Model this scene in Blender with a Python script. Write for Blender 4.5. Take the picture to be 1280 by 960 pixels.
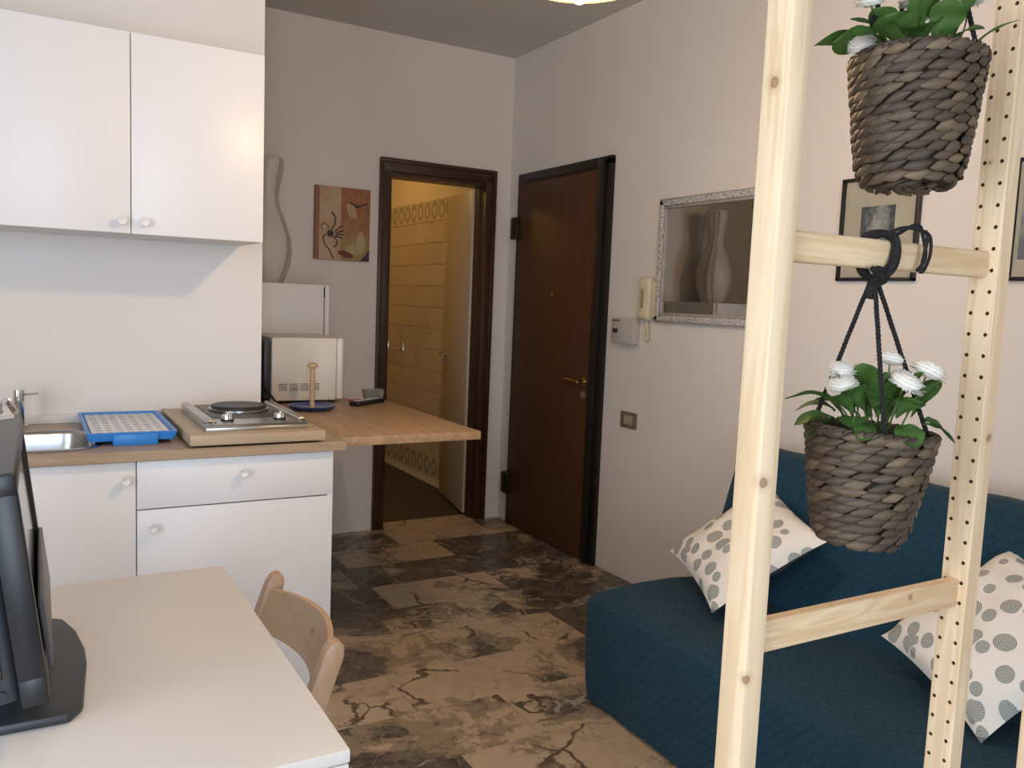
import bpy, bmesh, math, random
from mathutils import Vector, Matrix, Euler
PI = math.pi
random.seed(7)
for o in list(bpy.data.objects): bpy.data.objects.remove(o, do_unlink=True)
SC = bpy.context.scene
COL = SC.collection

# ------------------------------------------------------------------ camera
CH = 1.36
cam_d = bpy.data.cameras.new('camera'); cam = bpy.data.objects.new('camera', cam_d); COL.objects.link(cam)
cam_d.sensor_width = 36; cam_d.lens = 1049.6 / 1280 * 36; cam_d.clip_start = .02
yaw, pit, rol = math.radians(30.1014), math.radians(-5.598), math.radians(2.3044)
fw = Vector((math.sin(yaw)*math.cos(pit), math.cos(yaw)*math.cos(pit), math.sin(pit)))
rt = Vector((math.cos(yaw), -math.sin(yaw), 0)); up = rt.cross(fw)
r2 = math.cos(rol)*rt + math.sin(rol)*up; u2 = -math.sin(rol)*rt + math.cos(rol)*up
cam.matrix_world = Matrix(((r2.x, u2.x, -fw.x, 0), (r2.y, u2.y, -fw.y, 0), (r2.z, u2.z, -fw.z, CH), (0, 0, 0, 1)))
SC.camera = cam

# ------------------------------------------------------------------ world, lights, exposure
w = bpy.data.worlds.new('world'); SC.world = w; w.use_nodes = True
w.node_tree.nodes['Background'].inputs[0].default_value = (.75, .85, 1, 1)
w.node_tree.nodes['Background'].inputs[1].default_value = .6
SC.view_settings.view_transform = 'Standard'; SC.view_settings.look = 'None'
SC.view_settings.gamma = 1; SC.view_settings.use_curve_mapping = False
SC.view_settings.exposure = 0.0

def area_light(name, loc, rot, sx, sy, power, col):
    d = bpy.data.lights.new(name, 'AREA'); d.shape = 'RECTANGLE'; d.size = sx; d.size_y = sy
    d.energy = power; d.color = col
    o = bpy.data.objects.new(name, d); COL.objects.link(o); o.location = loc; o.rotation_euler = rot
    return o
def point_light(name, loc, power, col, rad):
    d = bpy.data.lights.new(name, 'POINT'); d.energy = power; d.color = col; d.shadow_soft_size = rad
    o = bpy.data.objects.new(name, d); COL.objects.link(o); o.location = loc
    return o
# daylight through the balcony door and window behind the camera
area_light('daylight_side_window', (-2.06, -.10, 1.35), (0, -PI/2, 0), 2.0, 1.6, 84, (.84, .90, 1))
area_light('daylight_balcony_door', (-.35, -2.03, 1.25), (PI/2, 0, 0), 1.2, 2.1, 66, (.68, .82, 1))
LAMP = (1.205, 1.82, 2.135)
point_light('pendant_bulb_light', (LAMP[0], LAMP[1], LAMP[2]-.06), 25, (1, .64, .34), .035)
point_light('bathroom_light', (1.75, 5.9, 2.42), 7, (1, .60, .20), .08)

# ------------------------------------------------------------------ node helpers
class NT:
    def __init__(s, name):
        s.m = bpy.data.materials.new(name); s.m.use_nodes = True
        s.t = s.m.node_tree; s.b = s.t.nodes['Principled BSDF']
    def n(s, typ, **kw):
        nd = s.t.nodes.new(typ)
        for k, v in kw.items():
            if k.startswith('i_'):
                nd.inputs[int(k[2:])].default_value = v
            else: setattr(nd, k, v)
        return nd
    def l(s, a, b): s.t.links.new(a, b)
    def math(s, op, a, b=None, c=None):
        nd = s.n('ShaderNodeMath', operation=op)
        for i, v in enumerate((a, b, c)):
            if v is None: continue
            if isinstance(v, (int, float)): nd.inputs[i].default_value = v
            else: s.l(v, nd.inputs[i])
        return nd.outputs[0]
    def mix(s, f, a, b, bt='MIX'):
        nd = s.n('ShaderNodeMix', data_type='RGBA', blend_type=bt)
        for i, v in ((0, f), (6, a), (7, b)):
            if isinstance(v, (int, float)): nd.inputs[i].default_value = v
            elif isinstance(v, (tuple, list)): nd.inputs[i].default_value = (*v[:3], 1)
            else: s.l(v, nd.inputs[i])
        return nd.outputs[2]
    def ramp(s, f, stops, interp='LINEAR'):
        nd = s.n('ShaderNodeValToRGB'); nd.color_ramp.interpolation = interp
        e = nd.color_ramp.elements
        while len(e) < len(stops): e.new(.5)
        for k, (p, c) in zip(e, stops):
            k.position = p; k.color = (*c[:3], 1) if isinstance(c, (tuple, list)) else (c, c, c, 1)
        s.l(f, nd.inputs[0]); return nd.outputs[0]
    def coord(s, which='Object', scale=(1, 1, 1), loc=(0, 0, 0), rot=(0, 0, 0)):
        tc = s.n('ShaderNodeTexCoord'); mp = s.n('ShaderNodeMapping')
        mp.inputs['Scale'].default_value = scale; mp.inputs['Location'].default_value = loc
        mp.inputs['Rotation'].default_value = rot
        s.l(tc.outputs[which], mp.inputs[0]); return mp.outputs[0]
    def noise(s, vec, scale, det=3, rough=.5, dist=0):
        nd = s.n('ShaderNodeTexNoise'); s.l(vec, nd.inputs['Vector'])
        nd.inputs['Scale'].default_value = scale; nd.inputs['Detail'].default_value = det
        nd.inputs['Roughness'].default_value = rough; nd.inputs['Distortion'].default_value = dist
        return nd
    def bump(s, h, strength=.3, dist=.01):
        nd = s.n('ShaderNodeBump'); nd.inputs['Strength'].default_value = strength
        nd.inputs['Distance'].default_value = dist
        s.l(h, nd.inputs['Height']); s.l(nd.outputs[0], s.b.inputs['Normal'])
    def col(s, c):
        if isinstance(c, (tuple, list)): s.b.inputs['Base Color'].default_value = (*c[:3], 1)
        else: s.l(c, s.b.inputs['Base Color'])
    def p(s, **kw):
        for k, v in kw.items(): s.b.inputs[k.replace('_', ' ')].default_value = v
        return s

def M(name, c, rough=.5, metal=0, vary=.06, scale=8, bump=0, bscale=60, coat=0, **kw):
    t = NT(name); v = t.coord()
    n = t.noise(v, scale, 4)
    c2 = tuple(x*(1-vary) for x in c)
    t.col(t.mix(n.outputs[0], c, c2))
    t.p(Roughness=rough, Metallic=metal, Coat_Weight=coat)
    if bump:
        n2 = t.noise(v, bscale, 4); t.bump(n2.outputs[0], bump, .004)
    for k, q in kw.items(): t.b.inputs[k.replace('_', ' ')].default_value = q
    return t.m

def wood(name, c1, c2, axis='z', s=1, rough=.5, ring=6, knots=(), fine=.5):
    t = NT(name)
    sc = {'x': (.25, 4, 4), 'y': (4, .25, 4), 'z': (4, 4, .25)}[axis]
    v = t.coord(scale=tuple(a*s for a in sc))
    n1 = t.noise(v, ring, 3, .5, .6)
    w1 = t.math('SINE', t.math('MULTIPLY', n1.outputs[0], 38))
    w1 = t.math('MULTIPLY_ADD', w1, .5, .5)
    n2 = t.noise(v, ring*9, 4, .6)
    f = t.math('MULTIPLY_ADD', n2.outputs[0], fine, t.math('MULTIPLY', w1, 1-fine))
    col = t.ramp(f, [(.15, c1), (.85, c2)])
    if knots:
        ob = t.coord()
        for (kx, ky, kz, kr) in knots:
            d = t.n('ShaderNodeVectorMath', operation='DISTANCE'); d.inputs[1].default_value = (kx, ky, kz)
            t.l(ob, d.inputs[0])
            wob = t.math('MULTIPLY_ADD', t.noise(ob, 60, 2).outputs[0], .006, d.outputs['Value'])
            k = t.ramp(t.math('DIVIDE', wob, kr*2.2), [(0, 1), (.30, .75), (.42, .9), (.55, .25), (1, 0)])
            col = t.mix(k, col, (.30, .15, .07))
    t.col(col); t.p(Roughness=rough); t.bump(n2.outputs[0], .08, .002)
    return t.m

# ------------------------------------------------------------------ mesh helpers
def B(): return bmesh.new()
def _merge(bm, tmp):
    me = bpy.data.meshes.new('t'); tmp.to_mesh(me); tmp.free(); bm.from_mesh(me); bpy.data.meshes.remove(me)
def bx(bm, x0, x1, y0, y1, z0, z1, bev=0, seg=2, mt=None):
    t = B()
    bmesh.ops.create_cube(t, size=1)
    bmesh.ops.scale(t, vec=(abs(x1-x0), abs(y1-y0), abs(z1-z0)), verts=t.verts)
    bmesh.ops.translate(t, vec=((x0+x1)/2, (y0+y1)/2, (z0+z1)/2), verts=t.verts)
    if bev: bmesh.ops.bevel(t, geom=t.edges[:], offset=bev, segments=seg, affect='EDGES', profile=.5)
    if mt is not None: bmesh.ops.transform(t, matrix=mt, verts=t.verts)
    _merge(bm, t); return bm
def cyl(bm, p0, p1, r0, r1=None, n=20, cap=True):
    r1 = r0 if r1 is None else r1
    p0 = Vector(p0); p1 = Vector(p1); d = p1-p0
    t = B(); bmesh.ops.create_cone(t, cap_ends=cap, segments=n, radius1=r0, radius2=r1, depth=d.length)
    mt = Matrix.Translation((p0+p1)/2) @ d.to_track_quat('Z', 'Y').to_matrix().to_4x4()
    bmesh.ops.transform(t, matrix=mt, verts=t.verts); _merge(bm, t); return bm
def lathe(bm, prof, n=32, mt=None, sx=1, sy=1):
    t = B(); rings = []
    for r, z in prof:
        rings.append([t.verts.new((max(r, 1e-5)*math.cos(2*PI*i/n)*sx, max(r, 1e-5)*math.sin(2*PI*i/n)*sy, z)) for i in range(n)])
    for a, b in zip(rings, rings[1:]):
        for i in range(n): t.faces.new((a[i], a[(i+1) % n], b[(i+1) % n], b[i]))
    bmesh.ops.remove_doubles(t, verts=t.verts, dist=1e-4)
    bmesh.ops.recalc_face_normals(t, faces=t.faces)
    if mt is not None: bmesh.ops.transform(t, matrix=mt, verts=t.verts)
    _merge(bm, t); return bm
def tube(bm, pts, r, n=8, radii=None, smooth=True):
    pts = [Vector(p) for p in pts]
    if smooth and len(pts) > 2:
        q = []
        P = [pts[0]*2-pts[1]] + pts + [pts[-1]*2-pts[-2]]
        for i in range(1, len(P)-2):
            for k in range(5):
                u = k/5
                q.append(.5*((2*P[i])+(-P[i-1]+P[i+1])*u+(2*P[i-1]-5*P[i]+4*P[i+1]-P[i+2])*u*u+(-P[i-1]+3*P[i]-3*P[i+1]+P[i+2])*u**3))
        q.append(pts[-1]); pts = q
    t = B(); rings = []; nrm = None
    for i, p in enumerate(pts):
        d = (pts[min(i+1, len(pts)-1)]-pts[max(i-1, 0)]).normalized()
        if nrm is None:
            nrm = d.orthogonal().normalized()
        nrm = (nrm - d*nrm.dot(d)).normalized(); b = d.cross(nrm)
        rr = r if radii is None else radii(i/(len(pts)-1))
        rings.append([t.verts.new(p+(nrm*math.cos(2*PI*k/n)+b*math.sin(2*PI*k/n))*rr) for k in range(n)])
    for a, b in zip(rings, rings[1:]):
        for i in range(n): t.faces.new((a[i], a[(i+1) % n], b[(i+1) % n], b[i]))
    t.faces.new(rings[0][::-1]); t.faces.new(rings[-1])
    _merge(bm, t); return bm
def prism(bm, pts, axis, a0, a1, bev=0):
    """polygon in the two other axes, extruded a0..a1 along axis"""
    t = B()
    def mk(u, v, a): return {'x': (a, u, v), 'y': (u, a, v), 'z': (u, v, a)}[axis]
    lo = [t.verts.new(mk(u, v, a0)) for u, v in pts]; hi = [t.verts.new(mk(u, v, a1)) for u, v in pts]
    n = len(pts)
    t.faces.new(lo); t.faces.new(hi[::-1])
    for i in range(n): t.faces.new((lo[i], hi[i], hi[(i+1) % n], lo[(i+1) % n]))
    bmesh.ops.recalc_face_normals(t, faces=t.faces)
    if bev: bmesh.ops.bevel(t, geom=t.edges[:], offset=bev, segments=2, affect='EDGES', profile=.5)
    _merge(bm, t); return bm
def sph(bm, c, r, sc=(1, 1, 1), u=16, v=10, mt=None):
    t = B(); bmesh.ops.create_uvsphere(t, u_segments=u, v_segments=v, radius=r)
    bmesh.ops.scale(t, vec=sc, verts=t.verts)
    if mt is not None: bmesh.ops.transform(t, matrix=mt, verts=t.verts)
    bmesh.ops.translate(t, vec=c, verts=t.verts); _merge(bm, t); return bm

def obj(name, bm, m, parent=None, loc=(0, 0, 0), label=None, smooth=None, rot=None):
    me = bpy.data.meshes.new(name)
    if isinstance(bm, bpy.types.Mesh): me = bm
    else:
        bm.to_mesh(me); bm.free()
        if smooth is None: smooth = True
        if smooth:
            me.polygons.foreach_set('use_smooth', [True]*len(me.polygons))
            me.set_sharp_from_angle(angle=math.radians(35))
        me.materials.append(m)
    o = bpy.data.objects.new(name, me); COL.objects.link(o); o.location = loc
    if rot: o.rotation_euler = rot
    if parent is not None: o.parent = parent
    if label: o['label'] = label
    return o
def tag(o, label, cat, group=None):
    o['label'] = label; o['category'] = cat
    if group: o['group'] = group
    return o
def thing(name, label, cat, loc=(0, 0, 0), rotz=0, group=None):
    o = bpy.data.objects.new(name, None); COL.objects.link(o); o.empty_display_size = .1
    o.location = loc; o.rotation_euler = (0, 0, rotz); return tag(o, label, cat, group)
def struct(name, bm, m, parent=None, loc=(0, 0, 0)):
    o = obj(name, bm, m, parent, loc)
    if parent is None: o['kind'] = 'structure'
    return o

# ------------------------------------------------------------------ materials
def plaster(name, c):
    t = NT(name); v = t.coord()
    t.col(t.mix(t.noise(v, 1.3, 4).outputs[0], c, tuple(x*.965 for x in c)))
    t.p(Roughness=.85); t.bump(t.noise(v, 55, 5).outputs[0], .12, .004); return t.m
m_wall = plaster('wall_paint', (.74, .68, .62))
m_wall_daylit = plaster('wall_paint_daylit', (.82, .79, .76))  # same paint as the other walls, daylight put in as a lighter, cooler tone
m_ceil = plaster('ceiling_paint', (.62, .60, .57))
m_bath_wall = plaster('bath_paint', (.80, .70, .50))
m_white = M('white_lacquer', (.84, .83, .83), .36, vary=.01)
m_white2 = M('white_carcass', (.76, .75, .74), .45, vary=.02)
m_knob = M('white_knob_enamel', (.86, .84, .82), .2)
m_desk = M('desk_white_laminate', (.80, .765, .73), .34, vary=.015)
m_darkgap = M('dark_gap', (.03, .03, .03), .9)
m_counter = wood('counter_oak', (.36, .245, .15), (.47, .34, .22), 'x', 1.2, .38, 3, fine=.6)
m_penins = wood('peninsula_oak', (.36, .22, .115), (.49, .32, .175), 'y', 1.0, .4, 2.6, fine=.55)
m_board = wood('hob_board_oak', (.42, .31, .20), (.53, .41, .27), 'x', 1.1, .45, 3, fine=.6)
m_steel = M('brushed_steel', (.55, .53, .50), .28, 1, vary=.1, scale=3)
m_sink = M('sink_steel', (.50, .51, .53), .25, 1, vary=.08)
m_chrome = M('chrome', (.78, .77, .75), .1, 1)
m_hot = M('hotplate_iron', (.045, .042, .04), .45, .3, bump=.1)
m_blue = M('blue_plastic', (.035, .25, .72), .35)
m_blue_deep = M('deep_blue_glaze', (.025, .06, .24), .2)
m_blue_glaze2 = M('blue_glaze_light', (.20, .25, .36), .2)
m_tray_white = M('white_plastic', (.86, .87, .90), .3)
m_mw = M('microwave_cream', (.76, .70, .61), .38, vary=.02)
m_black = M('black_plastic', (.012, .012, .014), .35)
m_black2 = M('charcoal_plastic', (.035, .04, .048), .42)
m_tvgrey = M('grey_tv_casing', (.10, .105, .115), .4)
m_screen = M('screen_glass', (.02, .025, .03), .08)
m_fr_door = wood('door_frame_wood', (.030, .011, .006), (.065, .025, .012), 'z', 1, .32, 4, fine=.6)
m_entry = wood('entry_door_veneer', (.075, .028, .011), (.100, .040, .016), 'z', .8, .5, 4, fine=.75)
m_entry.node_tree.nodes['Principled BSDF'].inputs['Specular IOR Level'].default_value = .25
m_entry_frame = M('black_brown_metal', (.016, .012, .010), .4, .2)
m_leaf = M('bath_door_paint', (.52, .44, .32), .4)
m_brass = M('aged_brass', (.55, .42, .22), .25, 1)
m_beech = wood('beech', (.46, .29, .17), (.57, .38, .24), 'z', 1.1, .42, 3, fine=.7)
m_dowel = wood('dowel_wood', (.52, .34, .19), (.62, .43, .26), 'z', 1, .5, 4)
m_rung = wood('pine_rung', (.66, .46, .26), (.80, .62, .40), 'x', 1.3, .55, 5, knots=((1.134, .748, .946, .006),))
m_postL = wood('pine_post_near', (.74, .55, .34), (.86, .69, .47), 'z', 1.1, .55, 4.5, fine=.45,
               knots=((.787, .757, 1.638, .010), (.795, .735, 1.147, .009), (.790, .735, .892, .008)))
m_postR = wood('pine_post_far', (.72, .53, .33), (.84, .67, .45), 'z', 1.1, .55, 5, fine=.45,
               knots=((1.253, .762, 1.596, .005), (1.273, .735, 1.182, .008)))
m_rope = M('black_rope', (.006, .006, .007), .8, bump=.6, bscale=180)
m_phone = M('cream_plastic', (.68, .60, .42), .4)
m_greybox = M('grey_plastic_box', (.52, .49, .45), .5)
m_brown_pl = M('brown_switch_plate', (.20, .13, .085), .4)
m_frameblk = M('black_picture_frame', (.015, .014, .014), .35)
m_mat = M('cream_mat', (.66, .55, .38), .8)
m_vase = M('white_ceramic', (.62, .56, .50), .4)
m_vase2 = M('grey_ceramic_stripe', (.40, .37, .33), .3)
m_floor_bed = M('grout', (.10, .08, .06), .8)
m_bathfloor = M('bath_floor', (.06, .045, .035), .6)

# ------------------------------------------------------------------ room shell
XR, YB, ZC = 2.568, 4.546, 2.815
XL, YF = -1.9, -1.9
b = B(); bx(b, XL-.1, XR+.12, YF-.1, YB+.13, -.12, -.012)
floor = struct('floor', b, m_floor_bed)
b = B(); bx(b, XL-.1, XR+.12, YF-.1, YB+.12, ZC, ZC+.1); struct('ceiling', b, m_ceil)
b = B()
bx(b, XL, 1.765, YB, YB+.12, -.012, ZC); bx(b, 2.425, XR, YB, YB+.12, -.012, ZC); bx(b, 1.765, 2.425, YB, YB+.12, 2.09, ZC)
struct('wall_back', b, m_wall)
b = B(); bx(b, XR, XR+.12, YF-.1, YB+.12, -.012, ZC); struct('wall_right', b, m_wall)
b = B()   # left wall with its window opening
bx(b, XL-.12, XL, YF-.1, -.92, -.012, ZC); bx(b, XL-.12, XL, .72, YB+.12, -.012, ZC)
bx(b, XL-.12, XL, -.92, .72, 2.36, ZC); bx(b, XL-.12, XL, -.92, .72, -.012, .34)
struct('wall_left', b, m_wall)
b = B()
for y0, y1 in ((-.92, -.86), (.66, .72), (-.14, -.06)): bx(b, XL-.08, XL-.035, y0, y1, .34, 2.36, .004)
bx(b, XL-.08, XL-.035, -.92, .72, .34, .40, .004); bx(b, XL-.08, XL-.035, -.92, .72, 2.30, 2.36, .004)
struct('window_2', b, m_white2)
b = B()   # rear wall with the balcony door opening
bx(b, XL, -1.0, YF-.1, YF, -.012, ZC); bx(b, .3, XR, YF-.1, YF, -.012, ZC); bx(b, -1.0, .3, YF-.1, YF, 2.35, ZC)
struct('wall_rear', b, m_wall)
b = B()
for x0, x1 in ((-1.0, -.93), (.23, .3), (-.38, -.32)): bx(b, x0, x1, YF-.08, YF-.02, 0, 2.35, .005)
bx(b, -.93, .23, YF-.08, YF-.02, 2.28, 2.35, .004); bx(b, -.93, .23, YF-.08, YF-.02, 0, .12, .004)
struct('window_1', b, m_white2)
KW = 3.26
b = B(); bx(b, XL, .775, KW, KW+.10, -.012, ZC); struct('wall_kitchen', b, m_wall_daylit)

# bathroom shell
BX = 2.557
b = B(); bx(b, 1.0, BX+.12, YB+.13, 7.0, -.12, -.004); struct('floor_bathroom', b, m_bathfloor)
b = B(); bx(b, BX, BX+.1, YB+.12, 7.0, -.004, 2.6); wbr = struct('wall_bath_right', b, m_bath_wall)
b = B(); bx(b, 1.0, BX, 6.95, 7.05, -.004, 2.6); struct('wall_bath_back', b, m_bath_wall)
b = B(); bx(b, .9, 1.0, YB+.12, 7.05, -.004, 2.6); struct('wall_bath_left', b, m_bath_wall)
b = B(); bx(b, .9, BX+.12, YB+.12, 7.05, 2.6, 2.7); struct('ceiling_bathroom', b, m_bath_wall)

# bathroom tiles, single pieces on the wall
t = NT('bath_tile'); oi = t.n('ShaderNodeObjectInfo')
t.col(t.mix(oi.outputs['Random'], (.60, .50, .33), (.54, .445, .285))); t.p(Roughness=.25); m_btile = t.m
t = NT('bath_border_tile'); v = t.coord('Object', scale=(1, 1/.052, 1/.068))
ln = t.n('ShaderNodeVectorMath', operation='LENGTH'); t.l(v, ln.inputs[0])
f = t.ramp(ln.outputs['Value'], [(0, 0), (.50, 0), (.56, 1), (.92, 1), (1.0, 0)])
nz = t.noise(t.coord(), 70, 3)
f2 = t.math('MULTIPLY', f, t.math('MULTIPLY_ADD', nz.outputs[0], .8, .35))
t.col(t.mix(f2, (.58, .49, .31), (.24, .24, .16))); t.p(Roughness=.25); m_bborder = t.m
P = .1545
def tile_mesh(nm, m, w, h):
    bm = B(); bx(bm, -.008, 0, -w/2, w/2, -h/2, h/2, .0015, 1)
    me = bpy.data.meshes.new(nm); bm.to_mesh(me); bm.free(); me.materials.append(m); return me
me1 = tile_mesh('bath_tile', m_btile, P-.0035, P-.0035); me2 = tile_mesh('bath_border', m_bborder, P*.8-.003, P-.0035)
ztop = 2.068
for r in range(13):
    z = ztop-P*(r+.5)
    border = (r == 0 or r == 12)
    pw = P*.8 if border else P
    me = me2 if border else me1
    k = 0
    while YB+.135+pw*(k+1) < 6.95:
        o = obj('wall_tile', me, None, wbr, (BX, YB+.135+pw*(k+.5), z)); k += 1

# ------------------------------------------------------------------ marble floor tiles
t = NT('marble_tile')
oi = t.n('ShaderNodeObjectInfo')
tc = t.n('ShaderNodeTexCoord')
off = t.n('ShaderNodeCombineXYZ')
for k in range(3): t.l(t.math('MULTIPLY', oi.outputs['Random'], 13.7*(k+1)), off.inputs[k])
va = t.n('ShaderNodeVectorMath', operation='ADD'); t.l(tc.outputs['Object'], va.inputs[0]); t.l(off.outputs[0], va.inputs[1])
V = va.outputs[0]
sep = t.n('ShaderNodeSeparateColor'); t.l(oi.outputs['Color'], sep.inputs[0])
dk = sep.outputs[0]; warm = sep.outputs[1]
big = t.noise(V, 2.6, 6, .58, .35).outputs[0]
mid = t.noise(V, 13, 6, .65, .8).outputs[0]
finen = t.noise(V, 60, 5, .7).outputs[0]
base = t.mix(big, (.60, .475, .34), (.47, .355, .245))
base = t.mix(warm, base, (.42, .285, .17))
base = t.mix(t.ramp(mid, [(.45, 0), (.75, .55)]), base, (.26, .19, .12))
# dark breccia patches: big noise against the darkness of each tile
edge = t.math('MULTIPLY', t.math('SUBTRACT', mid, .5), .20)
dsum = t.math('ADD', edge, t.math('ADD', t.math('SUBTRACT', big, .5), t.math('SUBTRACT', dk, .5)))
darkf = t.ramp(dsum, [(0.0, 0), (.02, 1)])
olive = t.ramp(t.math('ADD', t.math('MULTIPLY_ADD', t.math('SUBTRACT', finen, .5), .10, dsum), .055), [(0.0, 0), (.018, .62)])
base = t.mix(olive, base, t.mix(mid, (.25, .195, .13), (.15, .12, .08)))
darkc = t.mix(t.ramp(mid, [(.35, 0), (.62, 1)]), (.040, .031, .026), (.15, .12, .09))
darkc = t.mix(t.ramp(finen, [(.56, 0), (.62, .7)]), darkc, (.24, .20, .155))
col = t.mix(darkf, base, darkc)
# thin cracks, dark on light and light on dark
def veins(scale, width, dist):
    dn = t.n('ShaderNodeTexNoise'); t.l(V, dn.inputs['Vector']); dn.inputs['Scale'].default_value = scale*1.3; dn.inputs['Detail'].default_value = 5
    vm = t.n('ShaderNodeVectorMath', operation='MULTIPLY_ADD'); t.l(dn.outputs['Color'], vm.inputs[0]); vm.inputs[1].default_value = (dist,)*3; t.l(V, vm.inputs[2])
    vo = t.n('ShaderNodeTexVoronoi', feature='DISTANCE_TO_EDGE'); t.l(vm.outputs[0], vo.inputs['Vector']); vo.inputs['Scale'].default_value = scale
    return t.ramp(vo.outputs['Distance'], [(0, 1), (width, .8), (width*2, 0)])
vn = t.math('MULTIPLY', veins(3.4, .014, .30), t.ramp(t.noise(V, 4, 2).outputs[0], [(.48, 0), (.58, 1)]))
col = t.mix(vn, col, t.mix(darkf, (.09, .06, .04), (.40, .34, .27)))
vn2 = t.math('MULTIPLY', veins(11, .02, .14), t.ramp(t.noise(V, 3, 2).outputs[0], [(.5, 0), (.62, .7)]))
col = t.mix(vn2, col, t.mix(darkf, (.14, .10, .065), (.25, .205, .155)))
t.col(col); t.p(Roughness=.34); t.b.inputs['Specular IOR Level'].default_value = .35
m_marble = t.m
PY = .2985; Y0 = 2.13
me_t = {}
def ftile(x0, x1, y0, y1, dark, warm=.0):
    key = (round(x1-x0, 3), round(y1-y0, 3))
    if key not in me_t:
        bm = B(); w_, h_ = (x1-x0)/2-.0006, (y1-y0)/2-.0006
        bx(bm, -w_, w_, -h_, h_, -.012, 0, .0008, 1)
        me = bpy.data.meshes.new('floor_tile'); bm.to_mesh(me); bm.free(); me.materials.append(m_marble); me_t[key] = me
    o = obj('floor_tile', me_t[key], None, floor, ((x0+x1)/2, (y0+y1)/2, 0))
    o.color = (dark, warm, 0, 1); return o
# joint offset and darkness of each row as the photograph shows them
rows = {0: (.52, []), 1: (.50, [(1.1, .0)]), 2: (.78, []), 3: (.67, [])}
offs = {-1: .51, 0: .80, 1: .50, 2: .78, 3: .67, 4: .78, 5: .73, 6: .77, 7: .57, 8: .60}
dark = {  # row -> list of (x centre, darkness)
    -2: [(.8, .46), (1.5, .40)], -1: [(.8, .52), (1.4, .36)],
    0: [(.6, .60), (1.1, .57), (1.7, .44)], 1: [(.8, .36), (1.4, .40), (2.0, .47)],
    2: [(.5, .40), (1.08, .45), (1.68, .44), (2.28, .60)], 3: [(.97, .50), (1.57, .46), (2.17, .56)],
    4: [(1.08, .58), (1.68, .40), (2.28, .56)], 5: [(1.03, .58), (1.63, .60), (2.23, .57)],
    6: [(1.07, .60), (1.67, .36), (2.27, .62)], 7: [(1.47, .52), (2.07, .38), (2.5, .50)], 8: [(1.5, .40), (2.1, .38)]}
for r in range(-14, 9):
    y0 = Y0+PY*r; y1 = y0+PY
    if y0 < YF-.05: y0 = YF-.05
    if r == 8: y1 = YB+.13
    o0 = offs.get(r, random.choice((.5, .8, .65)))
    x = o0-.6*math.ceil((o0-XL)/.6)
    while x < XR-.01:
        a, c = max(x, XL), min(x+.6, XR)
        if c-a > .02:
            xc = x+.3
            ds = dark.get(r)
            d = min(ds, key=lambda q: abs(q[0]-xc))[1] if ds else random.uniform(.36, .56)
            if r == 8 and not (1.2 < a): pass
            ftile(a, c, y0, y1, d, random.uniform(0, .45))
        x += .6

# ------------------------------------------------------------------ bathroom door frame and leaf
b = B()
for x0, x1 in ((1.722, 1.793), (2.393, 2.464)):
    bx(b, x0, x1, YB-.016, YB+.004, 0, 2.136, .004)
bx(b, 1.722, 2.464, YB-.0165, YB+.004, 2.062, 2.137, .004)
# raised outer moulding
for x0, x1 in ((1.722, 1.745), (2.441, 2.464)):
    bx(b, x0, x1, YB-.024, YB-.012, 0, 2.136, .004)
bx(b, 1.722, 2.464, YB-.0245, YB-.012, 2.113, 2.137, .004)
frame = struct('trim_1', b, m_fr_door)
b = B()
bx(b, 1.765, 1.793, YB, YB+.125, 0, 2.07); bx(b, 2.393, 2.424, YB, YB+.125, 0, 2.07); bx(b, 1.765, 2.424, YB, YB+.125, 2.04, 2.089)
bx(b, 1.793, 1.805, YB+.05, YB+.085, 0, 2.04); bx(b, 2.381, 2.393, YB+.05, YB+.085, 0, 2.04)
obj('jamb', b, m_fr_door, frame)
hx, hy = 2.379, YB+.125
ang = math.atan2(.60, .115)
b = B(); bx(b, 0, .60, -.038, 0, .012, 2.035, .003)
leaf = struct('door_2', b, m_leaf, None, (hx, hy+.004, 0)); leaf.rotation_euler = (0, 0, ang)
b = B(); cyl(b, (.555, .0, .985), (.555, .037, .985), .011); tube(b, [(.555, .037, .985), (.52, .040, .985), (.455, .040, .983)], .008)
cyl(b, (.555, -.001, .985), (.555, .007, .985), .024)
obj('door_handle', b, m_brass, leaf)
b = B(); cyl(b, (.555, -.001, .895), (.555, .005, .895), .017); obj('keyhole_plate', b, m_brass, leaf)
# towel rail seen end-on on the tiled wall
th = thing('towel_rail', 'small chrome rail fixed on the tiled bathroom wall', 'towel rail', (BX-.008, 6.12, .95))
b = B(); bx(b, -.008, 0, -.02, .02, -.06, .06, .003); obj('wall_plate', b, m_chrome, th)
b = B(); bx(b, -.007, 0, .30, .34, -.06, .06, .003); obj('wall_plate', b, m_chrome, th)
b = B(); tube(b, [(-.004, 0, .0), (-.05, 0, .0), (-.055, .16, 0), (-.05, .32, 0), (-.004, .32, 0)], .006); obj('bar', b, m_chrome, th)

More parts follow.
